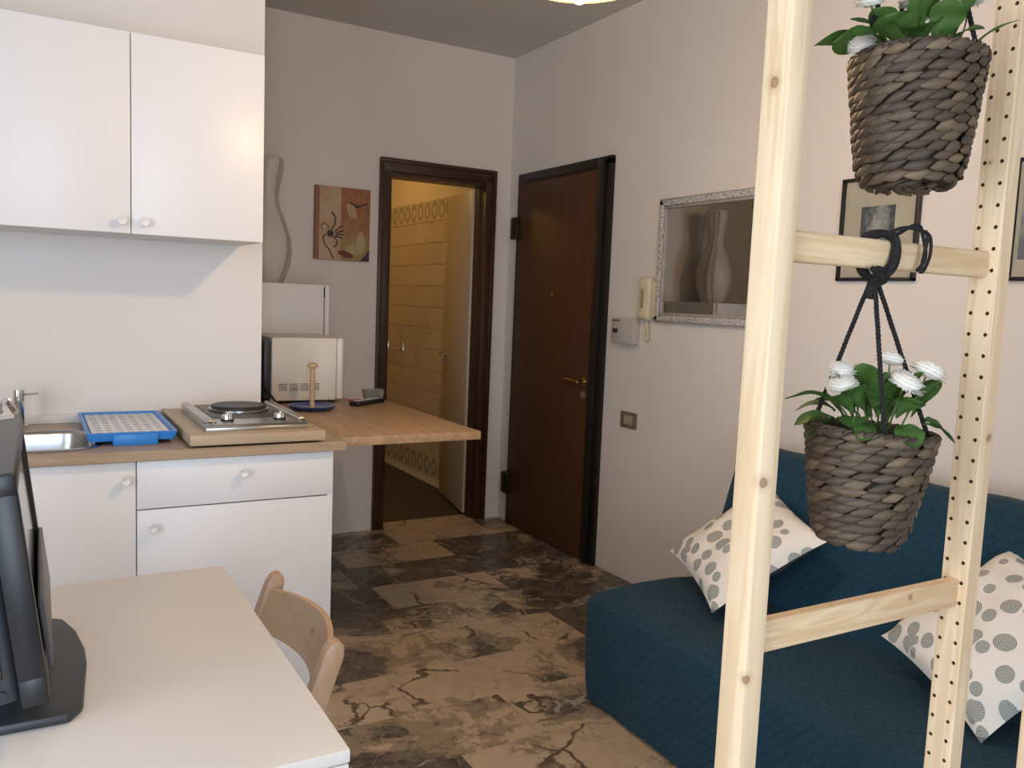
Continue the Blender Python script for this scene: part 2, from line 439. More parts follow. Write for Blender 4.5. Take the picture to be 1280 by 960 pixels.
# ------------------------------------------------------------------ entry door
b = B(); bx(b, XR-.028, XR-.001, 3.565, 4.385, .006, 2.06, .004)
door = struct('door_1', b, m_entry)
b = B()
bx(b, XR-.022, XR+.001, 3.482, 3.53, 0, 2.10, .003); bx(b, XR-.040, XR+.001, 3.53, 3.578, 0, 2.10, .003)
bx(b, XR-.022, XR+.001, 3.482, 4.412, 2.07, 2.112, .003); bx(b, XR-.03, XR+.001, 3.53, 4.40, 2.05, 2.085, .003)
bx(b, XR-.022, XR+.001, 4.385, 4.412, 0, 2.10, .003)
obj('door_frame', b, m_entry_frame, door, label='black-brown frame of the entry door')
for z0, z1 in ((1.73, 1.86), (.19, .32)):
    b = B(); bx(b, XR-.05, XR-.004, 4.365, 4.44, z0, z1, .006); obj('hinge', b, m_entry_frame, door)
b = B(); cyl(b, (XR-.028, 3.62, .955), (XR-.075, 3.62, .955), .010); cyl(b, (XR-.027, 3.62, .955), (XR-.036, 3.62, .955), .024)
tube(b, [(XR-.072, 3.62, .955), (XR-.076, 3.66, .957), (XR-.074, 3.71, .962), (XR-.076, 3.755, .955)], .008)
obj('door_handle', b, m_brass, door, label='brass lever handle')
b = B(); cyl(b, (XR-.027, 3.625, .885), (XR-.034, 3.625, .885), .022); sph(b, (XR-.035, 3.625, .885), .009, (1, .5, 1.3)); obj('lock_cover', b, m_brown_pl, door)
b = B(); cyl(b, (XR-.027, 3.965, 1.415), (XR-.034, 3.965, 1.415), .011); obj('peephole', b, m_brass, door)

# ------------------------------------------------------------------ kitchen base units
YFc = 2.651           # front plane of the doors
def knob(parent, x, z, y):
    bm = B()
    lathe(bm, [(0, 0), (.007, 0), (.007, .010), (.0135, .016), (.0150, .022), (.0125, .027), (.008, .026), (.0045, .023), (0, .023)], 20,
          Matrix.Translation((x, y, z)) @ Matrix.Rotation(PI/2, 4, 'X'))
    return obj('knob', bm, m_knob, parent)
def base_unit(label, x0, x1, drawer, ends):
    cx = (x0+x1)/2
    th = thing('base_cabinet', label, 'cabinet', (cx, YFc, 0), group='kitchen base cabinets')
    w = (x1-x0)/2
    bm = B(); bx(bm, -w, -w+.016, .019, .585, .0, .849); bx(bm, w-.016, w, .019, .585, .0, .849)
    bx(bm, -w+.016, w-.016, .575, .585, .0, .849); bx(bm, -w+.016, w-.016, .03, .575, .079, .095); obj('cabinet_body', bm, m_white2, th)
    if ends:
        bm = B(); bx(bm, w-.018, w, 0, .018, 0, .849, .001); obj('end_panel', bm, m_white, th)
    x_hi = w-.0015
    if drawer:
        bm = B(); bx(bm, -w+.0015, x_hi, -.001, .017, .7035, .8475, .0015); d = obj('drawer', bm, m_white, th); knob(d, -.001+.006, .798, -.001)
        bm = B(); bx(bm, -w+.0015, x_hi, -.001, .017, .08, .6995, .0015); d = obj('door', bm, m_white, th); knob(d, -w+.042, .648, -.001)
    else:
        bm = B(); bx(bm, -w+.0015, x_hi, -.001, .017, .08, .8475, .0015); d = obj('door', bm, m_white, th); knob(d, w-.030, .797, -.001)
    bm = B(); bx(bm, -w, w, .010, .03, 0, .078); obj('plinth', bm, m_white, th)
    return th
base_unit('white base cabinet with a top drawer and a door, under the wooden hob board', .272, .868, True, True)
base_unit('white base cabinet with a single full-height door under the sink', -.33, .2715, False, False)
base_unit('white base cabinet furthest left, hidden behind the television', -.93, -.3305, False, False)

# worktop (L shape behind the kitchen wall end), with the sink hole cut out
ZT = .882
def rounded(x0, x1, y0, y1, r, n=6):
    pts = []
    for cx, cy, a0 in ((x1-r, y1-r, 0), (x0+r, y1-r, PI/2), (x0+r, y0+r, PI), (x1-r, y0+r, 1.5*PI)):
        for i in range(n+1):
            a = a0+PI/2*i/n; pts.append((cx+r*math.cos(a), cy+r*math.sin(a)))
    return pts
SX0, SX1, SY0, SY1 = -.36, .168, 2.705, 3.045
def slab_with_hole(outer, hole, z0, z1):
    bm = B()
    def loop(pts, z): return [bm.verts.new((x, y, z)) for x, y in pts]
    for z in (z0, z1):
        lo = loop(outer, z); li = loop(hole, z)
        es = [bm.edges.new((l[i], l[(i+1) % len(l)])) for l in (lo, li) for i in range(len(l))]
        bmesh.ops.triangle_fill(bm, edges=es, use_beauty=True)
        if z == z0: keep = (lo, li)
        else:
            for a, c in zip(keep, (lo, li)):
                for i in range(len(a)): bm.faces.new((a[i], a[(i+1) % len(a)], c[(i+1) % len(a)], c[i]))
    bmesh.ops.recalc_face_normals(bm, faces=bm.faces); return bm
th = thing('worktop', 'oak-look worktop with the steel sink set in, over the white base cabinets', 'worktop', (0, 0, .852))
b = slab_with_hole([(-.95, 2.631), (.905, 2.631), (.905, 4.04), (.79, 4.04), (.79, KW-.001), (-.95, KW-.001)], rounded(SX0+.006, SX1-.006, SY0+.006, SY1-.006, .07), 0, ZT-.852)
obj('top_panel', b, m_counter, th)
b = B(); bx(b, .9055, 1.285, 3.705, 4.04, 0, ZT-.8525); obj('rear_panel', b, m_counter, th)
b = B(); bx(b, -.95, .40, KW-.022, KW-.0005, ZT-.852, ZT-.852+.030, .003); obj('upstand', b, m_white2, th, label='white strip along the wall')

# sink
th = thing('sink', 'stainless steel inset sink in the worktop left of the blue tray', 'sink', ((SX0+SX1)/2, (SY0+SY1)/2, ZT))
cx, cy = (SX0+SX1)/2, (SY0+SY1)/2
b = B()
rings = []
for (g, z, r) in ((.022, .001, .10), (.018, .0045, .095), (.004, .0045, .08), (-.006, -.004, .075), (-.022, -.115, .065), (-.05, -.145, .05)):
    pts = rounded(SX0-g-cx, SX1+g-cx, SY0-g-cy, SY1+g-cy, r)
    rings.append([b.verts.new((x, y, z)) for x, y in pts])
for a, c in zip(rings, rings[1:]):
    for i in range(len(a)): b.faces.new((a[i], a[(i+1) % len(a)], c[(i+1) % len(a)], c[i]))
b.faces.new(rings[-1]); bmesh.ops.recalc_face_normals(b, faces=b.faces)
obj('bowl', b, m_sink, th)
b = B(); cyl(b, (0, 0, -.146), (0, 0, -.139), .035); obj('drain', b, m_chrome, th)
# mixer tap
th = thing('mixer_tap', 'chrome single-lever mixer tap behind the sink, above the television', 'tap', (-.027, 3.15, ZT))
b = B(); cyl(b, (0, 0, 0), (0, 0, .012), .026); cyl(b, (0, 0, .01), (0, -.008, .10), .0165, .0155); obj('tap_body', b, m_chrome, th)
b = B(); cyl(b, (0, -.008, .095), (0, -.010, .130), .0185, .017); obj('cartridge_cap', b, m_chrome, th)
b = B(); tube(b, [(.010, -.012, .115), (.03, -.018, .117), (.055, -.024, .119)], .0045); obj('lever', b, m_chrome, th)
b = B(); tube(b, [(-.01, -.02, .06), (-.03, -.08, .10), (-.045, -.16, .105), (-.05, -.20, .085)], .011); obj('spout', b, m_chrome, th)

# blue draining tray
th = thing('draining_tray', 'bright blue plastic draining tray with a white perforated insert, beside the hob board', 'tray', (.273, 2.985, ZT))
def pan(bm, x0, x1, y0, y1, z0, z1, taper, t_):
    # open tray: outer wall flares up
    rr = []
    for g, z in ((-taper, z0), (0, z1), (0, z1+.004), (-.012, z1+.004), (-.014-t_, z1-.004), (-taper-.012, z0+.006)):
        rr.append([bm.verts.new((x, y, z)) for x, y in rounded(x0-g, x1+g, y0-g, y1+g, .012, 3)])
    for a, c in zip(rr, rr[1:]):
        for i in range(len(a)): bm.faces.new((a[i], a[(i+1) % len(a)], c[(i+1) % len(a)], c[i]))
    bm.faces.new(rr[0][::-1]); bm.faces.new(rr[-1]); bmesh.ops.recalc_face_normals(bm, faces=bm.faces)
b = B(); pan(b, -.128, .128, -.240, .240, .012, .034, .008, .002); obj('tray_body', b, m_blue, th)
b = B(); bx(b, -.055, .070, -.248, -.225, .0, .034, .003); obj('front_lip', b, m_blue, th)
for y0 in (.15, -.22):
    b = B(); bx(b, -.055, .07, y0, y0+.04, 0, .0125, .002); obj('tray_foot', b, m_blue, th)
b = B(); bx(b, -.110, .110, -.222, .222, .020, .0325, .002); ins = obj('perforated_insert', b, m_tray_white, th, label='white perforated insert')
b = B()
for i in range(7):
    for j in range(9):
        x = -.088+i*.0293; y = -.195+j*.0487
        bx(b, x-.009, x+.009, y-.0055, y+.0055, .0322, .0334)
obj('slot', b, M('tray_slot', (.30, .33, .38), .6), ins)['kind'] = 'stuff'

# hob board and hob
th = thing('hob_board', 'thick oak-look board lying on the worktop under the electric hob', 'board', (.625, 2.94, ZT), .0)
b = B(); bx(b, -.207, .207, -.315, .312, .008, .040, .0015); obj('board', b, m_board, th)
for sx in (-.17, .17):
    for sy in (-.22, .26):
        b = B(); cyl(b, (sx, sy, 0), (sx, sy, .009), .012); obj('foot', b, m_black, th)
ZH = ZT+.040
th = thing('electric_hob', 'portable stainless steel electric hob with one round black hotplate', 'hob', (.632, 2.925, ZH), .0)
b = B()
pts = [(-.246, 0), (-.246, .012), (-.232, .020), (-.195, .024), (.235, .024), (.242, 0)]
prism(b, [(y, z) for y, z in pts], 'x', -.160, .160, .0015); obj('hob_body', b, m_steel, th)
for x0 in (-.160, .132):
    b = B(); bx(b, x0, x0+.028, -.21, .235, .022, .034, .006, 3); obj('side_rail', b, m_steel, th)
b = B(); bx(b, -.118, .118, -.125, .215, .0235, .0262, .001); obj('dark_recess', b, M('hob_recess', (.10, .095, .09), .35, .8), th)
b = B(); lathe(b, [(0, .024), (.096, .024), (.100, .028), (.100, .034), (.094, .036), (0, .036)], 48, Matrix.Translation((0, .050, 0))); obj('drip_ring', b, m_steel, th)
b = B(); lathe(b, [(0, .034), (.091, .034), (.092, .043), (.088, .046), (.07, .0455), (.035, .0445), (.02, .043), (0, .043)], 48, Matrix.Translation((0, .050, 0))); obj('hotplate', b, m_hot, th)
for kx in (-.083, .083):
    b = B(); lathe(b, [(0, .0), (.0205, .0), (.0205, .005), (.0175, .007)], 28, Matrix.Translation((kx, -.175, .0235))); k = obj('knob_skirt', b, m_black, th)
    b = B(); lathe(b, [(.0185, .005), (.0175, .013), (.0165, .019), (.010, .0215), (0, .0215)], 28, Matrix.Translation((kx, -.175, .0235)))
    bx(b, kx-.003, kx+.003, -.192, -.158, .040, .051, .001); obj('knob', b, m_chrome, th)
b = B(); cyl(b, (-.125, -.205, .0225), (-.125, -.205, .0250), .0035); obj('indicator_lamp', b, m_black, th)

# peninsula table
th = thing('peninsula_table', 'wooden breakfast board reaching out from the worktop end towards the brown doors', 'table', (1.17, 3.18, .852))
b = B(); bx(b, -.264, .268, -.487, .5235, .0, .0305, .0015); obj('table_top', b, m_penins, th)
b = B(); bx(b, -.25, .1, .46, .50, -.05, 0, .002); obj('support_rail', b, m_white2, th)
b = B(); bx(b, -.24, -.19, .455, .505, -.852, -.0505, .002); obj('leg', b, m_white2, th)

# microwave, its side towards us
th = thing('microwave', 'cream microwave oven seen from its vented side, in the niche behind the wall end', 'microwave', (1.065, 3.77, ZT), .0)
MW0, MW1, MD = -.165, .120, .215
b = B(); bx(b, MW0, MW1, -.170, MD, .012, .286, .005, 2); obj('casing', b, m_mw, th)
b = B(); bx(b, MW1+.002, MW1+.034, -.170, MD, .012, .287, .012, 3); obj('door', b, m_mw, th)
b = B(); bx(b, MW0-.030, MW0-.0005, -.155, MD-.01, .02, .272, .006); obj('rear_housing', b, m_black2, th)
b = B()
for g in range(4):
    for k in range(4):
        x = MW0+.030+g*.047; bx(b, x, x+.038, -.1712, -.165, .058+k*.0085, .0608+k*.0085)
obj('vent_slots', b, m_black, th)
for sx in (MW0+.02, MW1-.01):
    b = B(); cyl(b, (sx, -.14, 0), (sx, -.14, .013), .012); obj('foot', b, m_black, th)
b = B(); cyl(b, (MW1-.03, -.1712, .02), (MW1-.03, -.168, .02), .003); obj('screw', b, m_brass, th)
b = B(); tube(b, [(MW0-.03, -.10, .09), (MW0-.025, -.16, .065), (MW0+.0, -.20, .03), (MW0+.01, -.215, .006), (MW0-.03, -.23, .006)], .005); obj('power_cable', b, m_black, th)

# tall white unit behind the microwave, vase on top
th = thing('tall_cabinet', 'tall white cabinet in the niche behind the cream microwave', 'cabinet', (1.02, 4.075, 0))
b = B(); bx(b, -.22, .268, .0, .455, 0, 1.405, .002); obj('cabinet_body', b, m_white2, th)
b = B(); bx(b, -.22, .243, -.020, -.001, .08, 1.404, .002); d = obj('door', b, m_white2, th)
b = B(); bx(b, .250, .272, -.020, -.0005, 0, 1.400, .002); obj('stile', b, m_white2, th)
b = B(); bx(b, .2435, .2495, -.018, -.004, 1.345, 1.39); obj('hinge', b, m_black, th)
b = B(); bx(b, .2435, .2495, -.018, -.004, .2, .245); obj('hinge', b, m_black, th)
th = thing('wavy_vase', 'tall white wavy gourd-shaped vase on top of the tall cabinet', 'vase', (1.048, 4.33, 1.4055))
prof = [(0, 0), (.075, 0), (.083, .01), (.112, .09), (.121, .16), (.115, .23), (.085, .32), (.060, .38), (.053, .42), (.056, .46), (.070, .53), (.080, .58), (.079, .615), (.074, .622), (.070, .612), (.05, .45), (0, .40)]
def flute(r, z, a):
    return r*(1+.035*math.cos(4*a))
bm = B(); n = 64; rr = []
for r, z in prof: rr.append([bm.verts.new((flute(max(r, 1e-4), z, 2*PI*i/n+.6*math.sin(z*6))*math.cos(2*PI*i/n), flute(max(r, 1e-4), z, 2*PI*i/n+.6*math.sin(z*6))*math.sin(2*PI*i/n), z)) for i in range(n)])
for a, c in zip(rr, rr[1:]):
    for i in range(n): bm.faces.new((a[i], a[(i+1) % n], c[(i+1) % n], c[i]))
bmesh.ops.recalc_face_normals(bm, faces=bm.faces)
obj('vase_body', bm, m_vase, th)
for ai in (-.45, -.85, -2.3):   # wavy grey bands from lip to foot
    bm = B(); L = []
    for r, z in prof[1:13]:
        a = ai+.10*math.sin(z*9)
        row = []
        for da in (-.09, -.03, .03, .09):
            q = flute(r, z, a+da+.6*math.sin(z*6))+.0012
            row.append(bm.verts.new((q*math.cos(a+da), q*math.sin(a+da), z+.001)))
        L.append(row)
    for a, c in zip(L, L[1:]):
        for i in range(3): bm.faces.new((a[i], a[i+1], c[i+1], c[i]))
    obj('grey_band', bm, m_vase2, th)

# wooden kitchen-roll holder with blue plate
th = thing('roll_holder', 'blue round plate with an upright wooden stick, in front of the microwave', 'kitchen roll holder', (1.018, 3.40, ZT))
b = B(); lathe(b, [(0, 0), (.066, 0), (.088, .008), (.098, .018), (.096, .020), (.080, .012), (.068, .009)], 40); obj('plate_rim', b, m_blue_deep, th)
b = B(); lathe(b, [(.0685, .0088), (.03, .0088), (0, .0088)], 40); obj('plate_centre', b, m_blue_glaze2, th)
b = B(); lathe(b, [(0, .008), (.0105, .008), (.0100, .17), (.0105, .174), (.0205, .177), (.022, .184), (.017, .192), (.006, .195), (0, .195)], 24); obj('stick', b, m_dowel, th)

# remote control and the bits behind it
th = thing('remote_control', 'black remote control lying on the breakfast board near the doorway', 'remote control', (1.303, 3.52, ZT+.0005), .62)
b = B(); bx(b, -.105, .105, -.024, .024, 0, .020, .006, 3); obj('remote_body', b, m_black, th)
b = B()
for i in range(7):
    for j in range(3):
        cyl(b, (-.078+i*.024, -.013+j*.013, .0195), (-.078+i*.024, -.013+j*.013, .0225), .0045, n=10)
obj('button', b, M('grey_buttons', (.5, .5, .48), .5), th)['kind'] = 'stuff'
th = thing('key_bunch', 'small bunch of keys with a red tag beyond the remote control', 'keys', (1.325, 3.63, ZT+.0005))
b = B()
tube(b, [(.012*math.cos(a), .012*math.sin(a), .004) for a in [i*PI/6 for i in range(13)]], .0015); obj('key_ring', b, m_chrome, th)
b = B(); bx(b, -.07, -.012, -.010, .010, 0, .008, .003); obj('red_tag', b, M('red_plastic', (.45, .06, .04), .4), th)
for a in (.2, .7, -.3):
    mt = Matrix.Rotation(a, 4, 'Z'); b = B(); bx(b, .012, .035, -.010, .010, .001, .004, .001, 1, mt); bx(b, .033, .068, -.004, .004, .001, .004, 0, 1, mt); obj('key', b, m_brass if a > .5 else m_chrome, th)
th = thing('plastic_tub', 'small greenish translucent tub on the worktop beside the microwave', 'tub', (1.385, 3.668, ZT+.0005), 0)
b = B(); pan(b, -.05, .05, -.025, .025, 0, .045, .006, .001)
obj('tub_body', b, M('greenish_clear_plastic', (.50, .49, .42), .15, Transmission_Weight=.7, IOR=1.3), th)

# ------------------------------------------------------------------ wall units
def wall_unit(label, x0, x1, kx):
    yf = 2.885
    th = thing('wall_cabinet', label, 'cabinet', ((x0+x1)/2, yf, 1.523), group='kitchen wall cabinets'); w = (x1-x0)/2
    bm = B(); bx(bm, -w, w, .020, KW-yf-.001, .001, .605); obj('cabinet_body', bm, m_white2, th)
    bm = B(); bx(bm, -w+.0012, w-.0012, 0, .018, 0, .606, .0015); d = obj('door', bm, m_white, th); knob(d, kx-(x0+x1)/2, .036, 0)
for (x0, x1, kx, lb) in ((-.5205, -.1205, -.16, 'white wall cabinet, leftmost of the three and outside most of the view'),
                     (-.120, .2835, .2835-.026, 'white wall cabinet with its knob at the bottom right corner, left of the other'),
                     (.284, .6885, .284+.037, 'white wall cabinet with its knob at the bottom left corner, nearest the wall end')):
    wall_unit(lb, x0, x1, kx)

# ------------------------------------------------------------------ desk
th = thing('desk', 'white laminate desk with a folding double top, carrying the television', 'desk', (-.22, 1.48, 0))
b = B(); bx(b, -.62, .596, -.43, .440, .7215, .740, .0015); obj('top', b, m_desk, th)
b = B(); bx(b, -.62, .5945, -.43, .440, .700, .7195, .0015); obj('folded_leaf', b, m_desk, th)
b = B(); bx(b, -.55, .29, -.33, .34, .60, .6995, .002); obj('apron', b, m_desk, th)
for sx in (-.53, .26):
    for sy in (-.31, .32):
        b = B(); bx(b, sx-.022, sx+.022, sy-.022, sy+.022, 0, .601, .003); obj('leg', b, m_desk, th)

# ------------------------------------------------------------------ television seen edge-on
TX, TY, TZ = -.017, 1.50, .74
th = thing('television', 'small black flat television seen edge-on at the left end of the desk', 'television', (TX, TY, TZ))
b = B()
pts = [(.080, -.185), (.086, -.11), (.093, -.03), (.093, .03), (.084, .11), (.066, .175), (.03, .20), (-.12, .20), (-.17, .10), (-.17, -.10), (-.12, -.215), (.062, -.215)]
prism(b, pts, 'z', 0, .016, .006); obj('stand_base', b, m_black2, th)
b = B(); bx(b, -.10, -.045, -.05, .05, .012, .10, .012, 3); obj('neck', b, m_black2, th)
tilt = Matrix.Translation((.040, 0, .058)) @ Matrix.Rotation(-.010, 4, 'Z') @ Matrix.Rotation(-.118, 4, 'Y')
# local panel frame: x 0 = front plane, +x faces the room, y along width, z up
W2, HH = .262, .318
def tvobj(nm, bm, m, par=None, lb=None):
    bmesh.ops.transform(bm, matrix=tilt, verts=bm.verts); return obj(nm, bm, m, par or th, label=lb)
b = B()
bx(b, -.034, 0, -W2, W2, .288, HH, .003); bx(b, -.034, 0, -W2, W2, 0, .040, .003)
bx(b, -.034, 0, -W2, -W2+.028, .036, .292, .003); bx(b, -.034, 0, W2-.028, W2, .036, .292, .003)
bez = tvobj('bezel', b, m_black)
b = B(); bx(b, -.030, -.005, -W2+.02, W2-.02, .03, .296); tvobj('screen', b, m_screen)
b = B(); bx(b, -.085, -.0335, -W2+.010, W2-.010, .006, HH-.004, .012, 3); cas = tvobj('rear_casing', b, m_black2)
b = B(); bx(b, -.082, -.002, -W2+.012, W2-.004, HH-.003, HH+.001, .001); tvobj('top_strip', b, m_tvgrey)
b = B(); bx(b, -.0835, -.050, -W2+.0085, -W2+.012, .045, .16, .001); soc = tvobj('socket_panel', b, m_black)
for i, c in enumerate(((.5, .03, .03), (.6, .6, .6), (.45, .38, .05))):
    b = B(); lathe(b, [(.003, .003), (.0065, .003), (.0065, 0)], 14, Matrix.Translation((-.058, -W2+.0085, .10-.022*i)) @ Matrix.Rotation(PI/2, 4, 'X')); tvobj('socket', b, M('socket_colour', c, .4), soc)
b = B(); cyl(b, (-.055, -W2+.010, .022), (-.055, -W2+.007, .022), .007); tvobj('power_button', b, m_black, cas)
b = B(); bx(b, -.002, .006, -W2+.10, W2-.004, .006, .110, .003, 3); tvobj('speaker_bar', b, m_tvgrey)

# ------------------------------------------------------------------ folding beech chair pushed under the desk
th = thing('folding_chair', 'beech folding chair with a curved backrest and finger hole, pushed up to the desk', 'chair', (.30, 1.685, 0))
CW = .213
# backrest posts lean outwards
lean = math.atan2(.045, .13)
for s in (-1, 1):
    b = B(); y = s*CW
    pts = []
    # upright: flat bar tapering at the top, drawn in x-z
    p0 = Vector((.085, .40)); p1 = Vector((.196, .716)); d = (p1-p0).normalized(); nn = Vector((-d.y, d.x))
    for (u, hw) in ((0, .020), (.6, .021), (.92, .0205), (.975, .015), (1.0, .006)):
        c = p0.lerp(p1, u); pts.append(c+nn*hw)
    back = []
    for (u, hw) in ((0, .020), (.6, .021), (.92, .0205), (.975, .015), (1.0, .006)):
        c = p0.lerp(p1, u); back.append(c-nn*hw)
    poly = [(p.x, p.y) for p in pts]+[(p.x, p.y) for p in reversed(back)]
    prism(b, poly, 'y', y-.016, y+.016, .006); obj('back_post', b, m_beech, th)
    # front leg: continues the post line downwards and forwards
    b = B(); bx(b, -.013, .013, y-s*.028-.011, y-s*.028+.011, -.26, .26, .004, 2, Matrix.Translation((.03, 0, .235)) @ Matrix.Rotation(-.55, 4, 'Y')); obj('leg', b, m_beech, th)
    b = B(); bx(b, -.013, .013, y-.011, y+.011, -.235, .235, .004, 2, Matrix.Translation((.03, 0, .225)) @ Matrix.Rotation(.50, 4, 'Y')); obj('leg', b, m_beech, th)
# curved back plate with a hole
bm = B(); N = 24; H0, H1 = .592, .684
def bp(u, z, off):
    y = (-1+2*u)*(CW-.011)
    x = .196-(.716-z)*.351-.008 + .055*(1-(2*u-1)**2) + off
    return (x, y, z)
def grid(off):
    g = []
    for i in range(N+1):
        u = i/N; top = H1+.006*math.sin(PI*u)
        g.append([bm.verts.new(bp(u, H0+(top-H0)*j/8, off)) for j in range(9)])
    return g
g1, g2 = grid(-.006), grid(.006)
hole = {(i, j) for i in (11, 12) for j in (3, 4)}
for i in range(N):
    for j in range(8):
        if (i, j) in hole: continue
        bm.faces.new((g1[i][j], g1[i+1][j], g1[i+1][j+1], g1[i][j+1])); bm.faces.new((g2[i][j], g2[i][j+1], g2[i+1][j+1], g2[i+1][j]))
for i in range(N):
    for j in (0, 8): bm.faces.new((g1[i][j], g1[i+1][j], g2[i+1][j], g2[i][j]))
for j in range(8):
    for i in (0, N): bm.faces.new((g1[i][j], g1[i][j+1], g2[i][j+1], g2[i][j]))
# round the hole: move its rim vertices onto a circle and close it
rim = [(11, 3), (12, 3), (13, 3), (13, 4), (13, 5), (12, 5), (11, 5), (11, 4)]
for g in (g1, g2):
    for k, (i, j) in enumerate(rim):
        a = math.atan2(j-4, i-12); v = g[i][j]; c = Vector(bp(.5, H0+.047, 0))
        v.co.y = c.y+.015*math.cos(a); dz = .018*math.sin(a); v.co.x = v.co.x+(c.z+dz-v.co.z)*.351; v.co.z = c.z+dz
for k in range(8):
    a, c = rim[k], rim[(k+1) % 8]
    bm.faces.new((g1[a[0]][a[1]], g1[c[0]][c[1]], g2[c[0]][c[1]], g2[a[0]][a[1]]))
bmesh.ops.recalc_face_normals(bm, faces=bm.faces)
obj('backrest', bm, wood('beech_back', (.50, .33, .20), (.60, .42, .27), 'y', 1, .4, 3, fine=.75), th)
for k in range(5):
    b = B(); bx(b, -.20+k*.068, -.20+k*.068+.058, -CW+.02, CW-.02, .432, .446, .003); obj('seat_slat', b, m_beech, th)
for y0 in (-CW+.03, CW-.05):
    b = B(); bx(b, -.20, .15, y0, y0+.02, .405, .432, .003); obj('seat_rail', b, m_beech, th)

# ------------------------------------------------------------------ sofa bed with quilted teal cover
t = NT('teal_quilt'); uv = t.n('ShaderNodeTexCoord').outputs['UV']
mp = t.n('ShaderNodeMapping'); mp.inputs['Rotation'].default_value = (0, 0, PI/4); t.l(uv, mp.inputs[0])
br = t.n('ShaderNodeTexBrick', offset=.5, squash=1); t.l(mp.outputs[0], br.inputs['Vector'])
br.inputs['Scale'].default_value = 1; br.inputs['Brick Width'].default_value = .056; br.inputs['Row Height'].default_value = .026
br.inputs['Mortar Size'].default_value = .0045; br.inputs['Mortar Smooth'].default_value = 1
br.inputs['Color1'].default_value = (1, 1, 1, 1); br.inputs['Color2'].default_value = (1, 1, 1, 1); br.inputs['Mortar'].default_value = (0, 0, 0, 1)
nz = t.noise(uv, 7, 4)
hgt = t.math('ADD', br.outputs['Color'], t.math('MULTIPLY', nz.outputs[0], .8))
t.col(t.mix(t.noise(uv, 3, 3).outputs[0], (.009, .048, .078), (.006, .034, .058)))
t.p(Roughness=.8, Sheen_Weight=.06, Specular_IOR_Level=.2); t.b.inputs['Sheen Roughness'].default_value = .5
t.bump(hgt, .55, .008); m_teal = t.m
prof = [(1.650, .012), (1.637, .08), (1.626, .20), (1.622, .33), (1.632, .368), (1.658, .386), (1.70, .391), (1.85, .396), (2.0, .394), (2.10, .386), (2.145, .395),
        (2.165, .44), (2.20, .54), (2.245, .68), (2.285, .79), (2.315, .838), (2.355, .858), (2.41, .858), (2.45, .835), (2.475, .78), (2.485, .60), (2.50, .03)]
def sofa_mesh(prof, y0, y1, ny, round_end=.05):
    bm = B(); uvl = bm.loops.layers.uv.new('UVMap')
    # densify profile
    pp = []
    for a, c in zip(prof, prof[1:]):
        L = math.dist(a, c); k = max(1, int(L/.03))
        for i in range(k): pp.append((a[0]+(c[0]-a[0])*i/k, a[1]+(c[1]-a[1])*i/k))
    pp.append(prof[-1])
    s = [0]
    for a, c in zip(pp, pp[1:]): s.append(s[-1]+math.dist(a, c))
    cx = sum(p[0] for p in pp)/len(pp)
    grid = []
    ys = [y0+(y1-y0)*i/ny for i in range(ny+1)]
    for y in ys:
        e = max(0, 1-(y1-y)/round_end)       # pull in near the far end so the edge is rounded
        k = round_end*.45*(1-math.sqrt(max(0, 1-e*e)))
        row = []
        for i, (x, z) in enumerate(pp):
            a = pp[max(i-1, 0)]; c = pp[min(i+1, len(pp)-1)]
            tx, tz = c[0]-a[0], c[1]-a[1]; L = math.hypot(tx, tz) or 1
            nx, nz_ = tz/L, -tx/L       # inward normal
            wob = .004*math.sin(y*9+x*5)+.003*math.sin(y*21+z*17)
            fl = .03*max(0, (.2-z)/.2)*(1 if x < 1.8 else 0)*(.5+.5*math.sin(y*7))
            row.append(bm.verts.new((x+nx*(k+wob)*1-fl*.0, y, max(.008, z+nz_*(k+wob)))))
        grid.append(row)
    for j in range(ny):
        for i in range(len(pp)-1):
            f = bm.faces.new((grid[j][i], grid[j+1][i], grid[j+1][i+1], grid[j][i+1]))
            for lp, (jj, ii) in zip(f.loops, ((j, i), (j+1, i), (j+1, i+1), (j, i+1))): lp[uvl].uv = (ys[jj], s[ii])
    for row in (grid[0], grid[-1]):
        x0_ = row[0].co.x+.003; lowv = [bm.verts.new((max(v.co.x, x0_), v.co.y, .008)) for v in row]
        for i in range(len(row)-1):
            f = bm.faces.new((row[i], row[i+1], lowv[i+1], lowv[i]))
            for lp in f.loops: lp[uvl].uv = (lp.vert.co.x, lp.vert.co.z)
    bmesh.ops.recalc_face_normals(bm, faces=bm.faces); return bm
th = thing('sofa', 'low sofa bed under a teal quilted cover, along the right wall', 'sofa', (0, 0, 0))
ny = 70
o = obj('quilted_cover', sofa_mesh(prof, .45, 2.268, ny), m_teal, th)
b = B(); bx(b, 1.70, 2.42, .5, 2.2, .0, .03); obj('base_frame', b, m_black, th)

# cushions
t = NT('disc_print'); uv = t.n('ShaderNodeTexCoord').outputs['UV']
nzv = t.n('ShaderNodeTexNoise'); t.l(uv, nzv.inputs['Vector']); nzv.inputs['Scale'].default_value = 9
vv = t.n('ShaderNodeVectorMath', operation='MULTIPLY_ADD'); t.l(nzv.outputs['Color'], vv.inputs[0]); vv.inputs[1].default_value = (.012,)*3; t.l(uv, vv.inputs[2])
vo = t.n('ShaderNodeTexVoronoi', voronoi_dimensions='2D', feature='F1'); t.l(vv.outputs[0], vo.inputs['Vector']); vo.inputs['Scale'].default_value = 6.4; vo.inputs['Randomness'].default_value = .72
sc_ = t.n('ShaderNodeSeparateColor'); t.l(vo.outputs['Color'], sc_.inputs[0])
rad = t.math('MULTIPLY_ADD', sc_.outputs[0], .27, .16)
dist = vo.outputs['Distance']
mask = t.math('LESS_THAN', dist, rad)
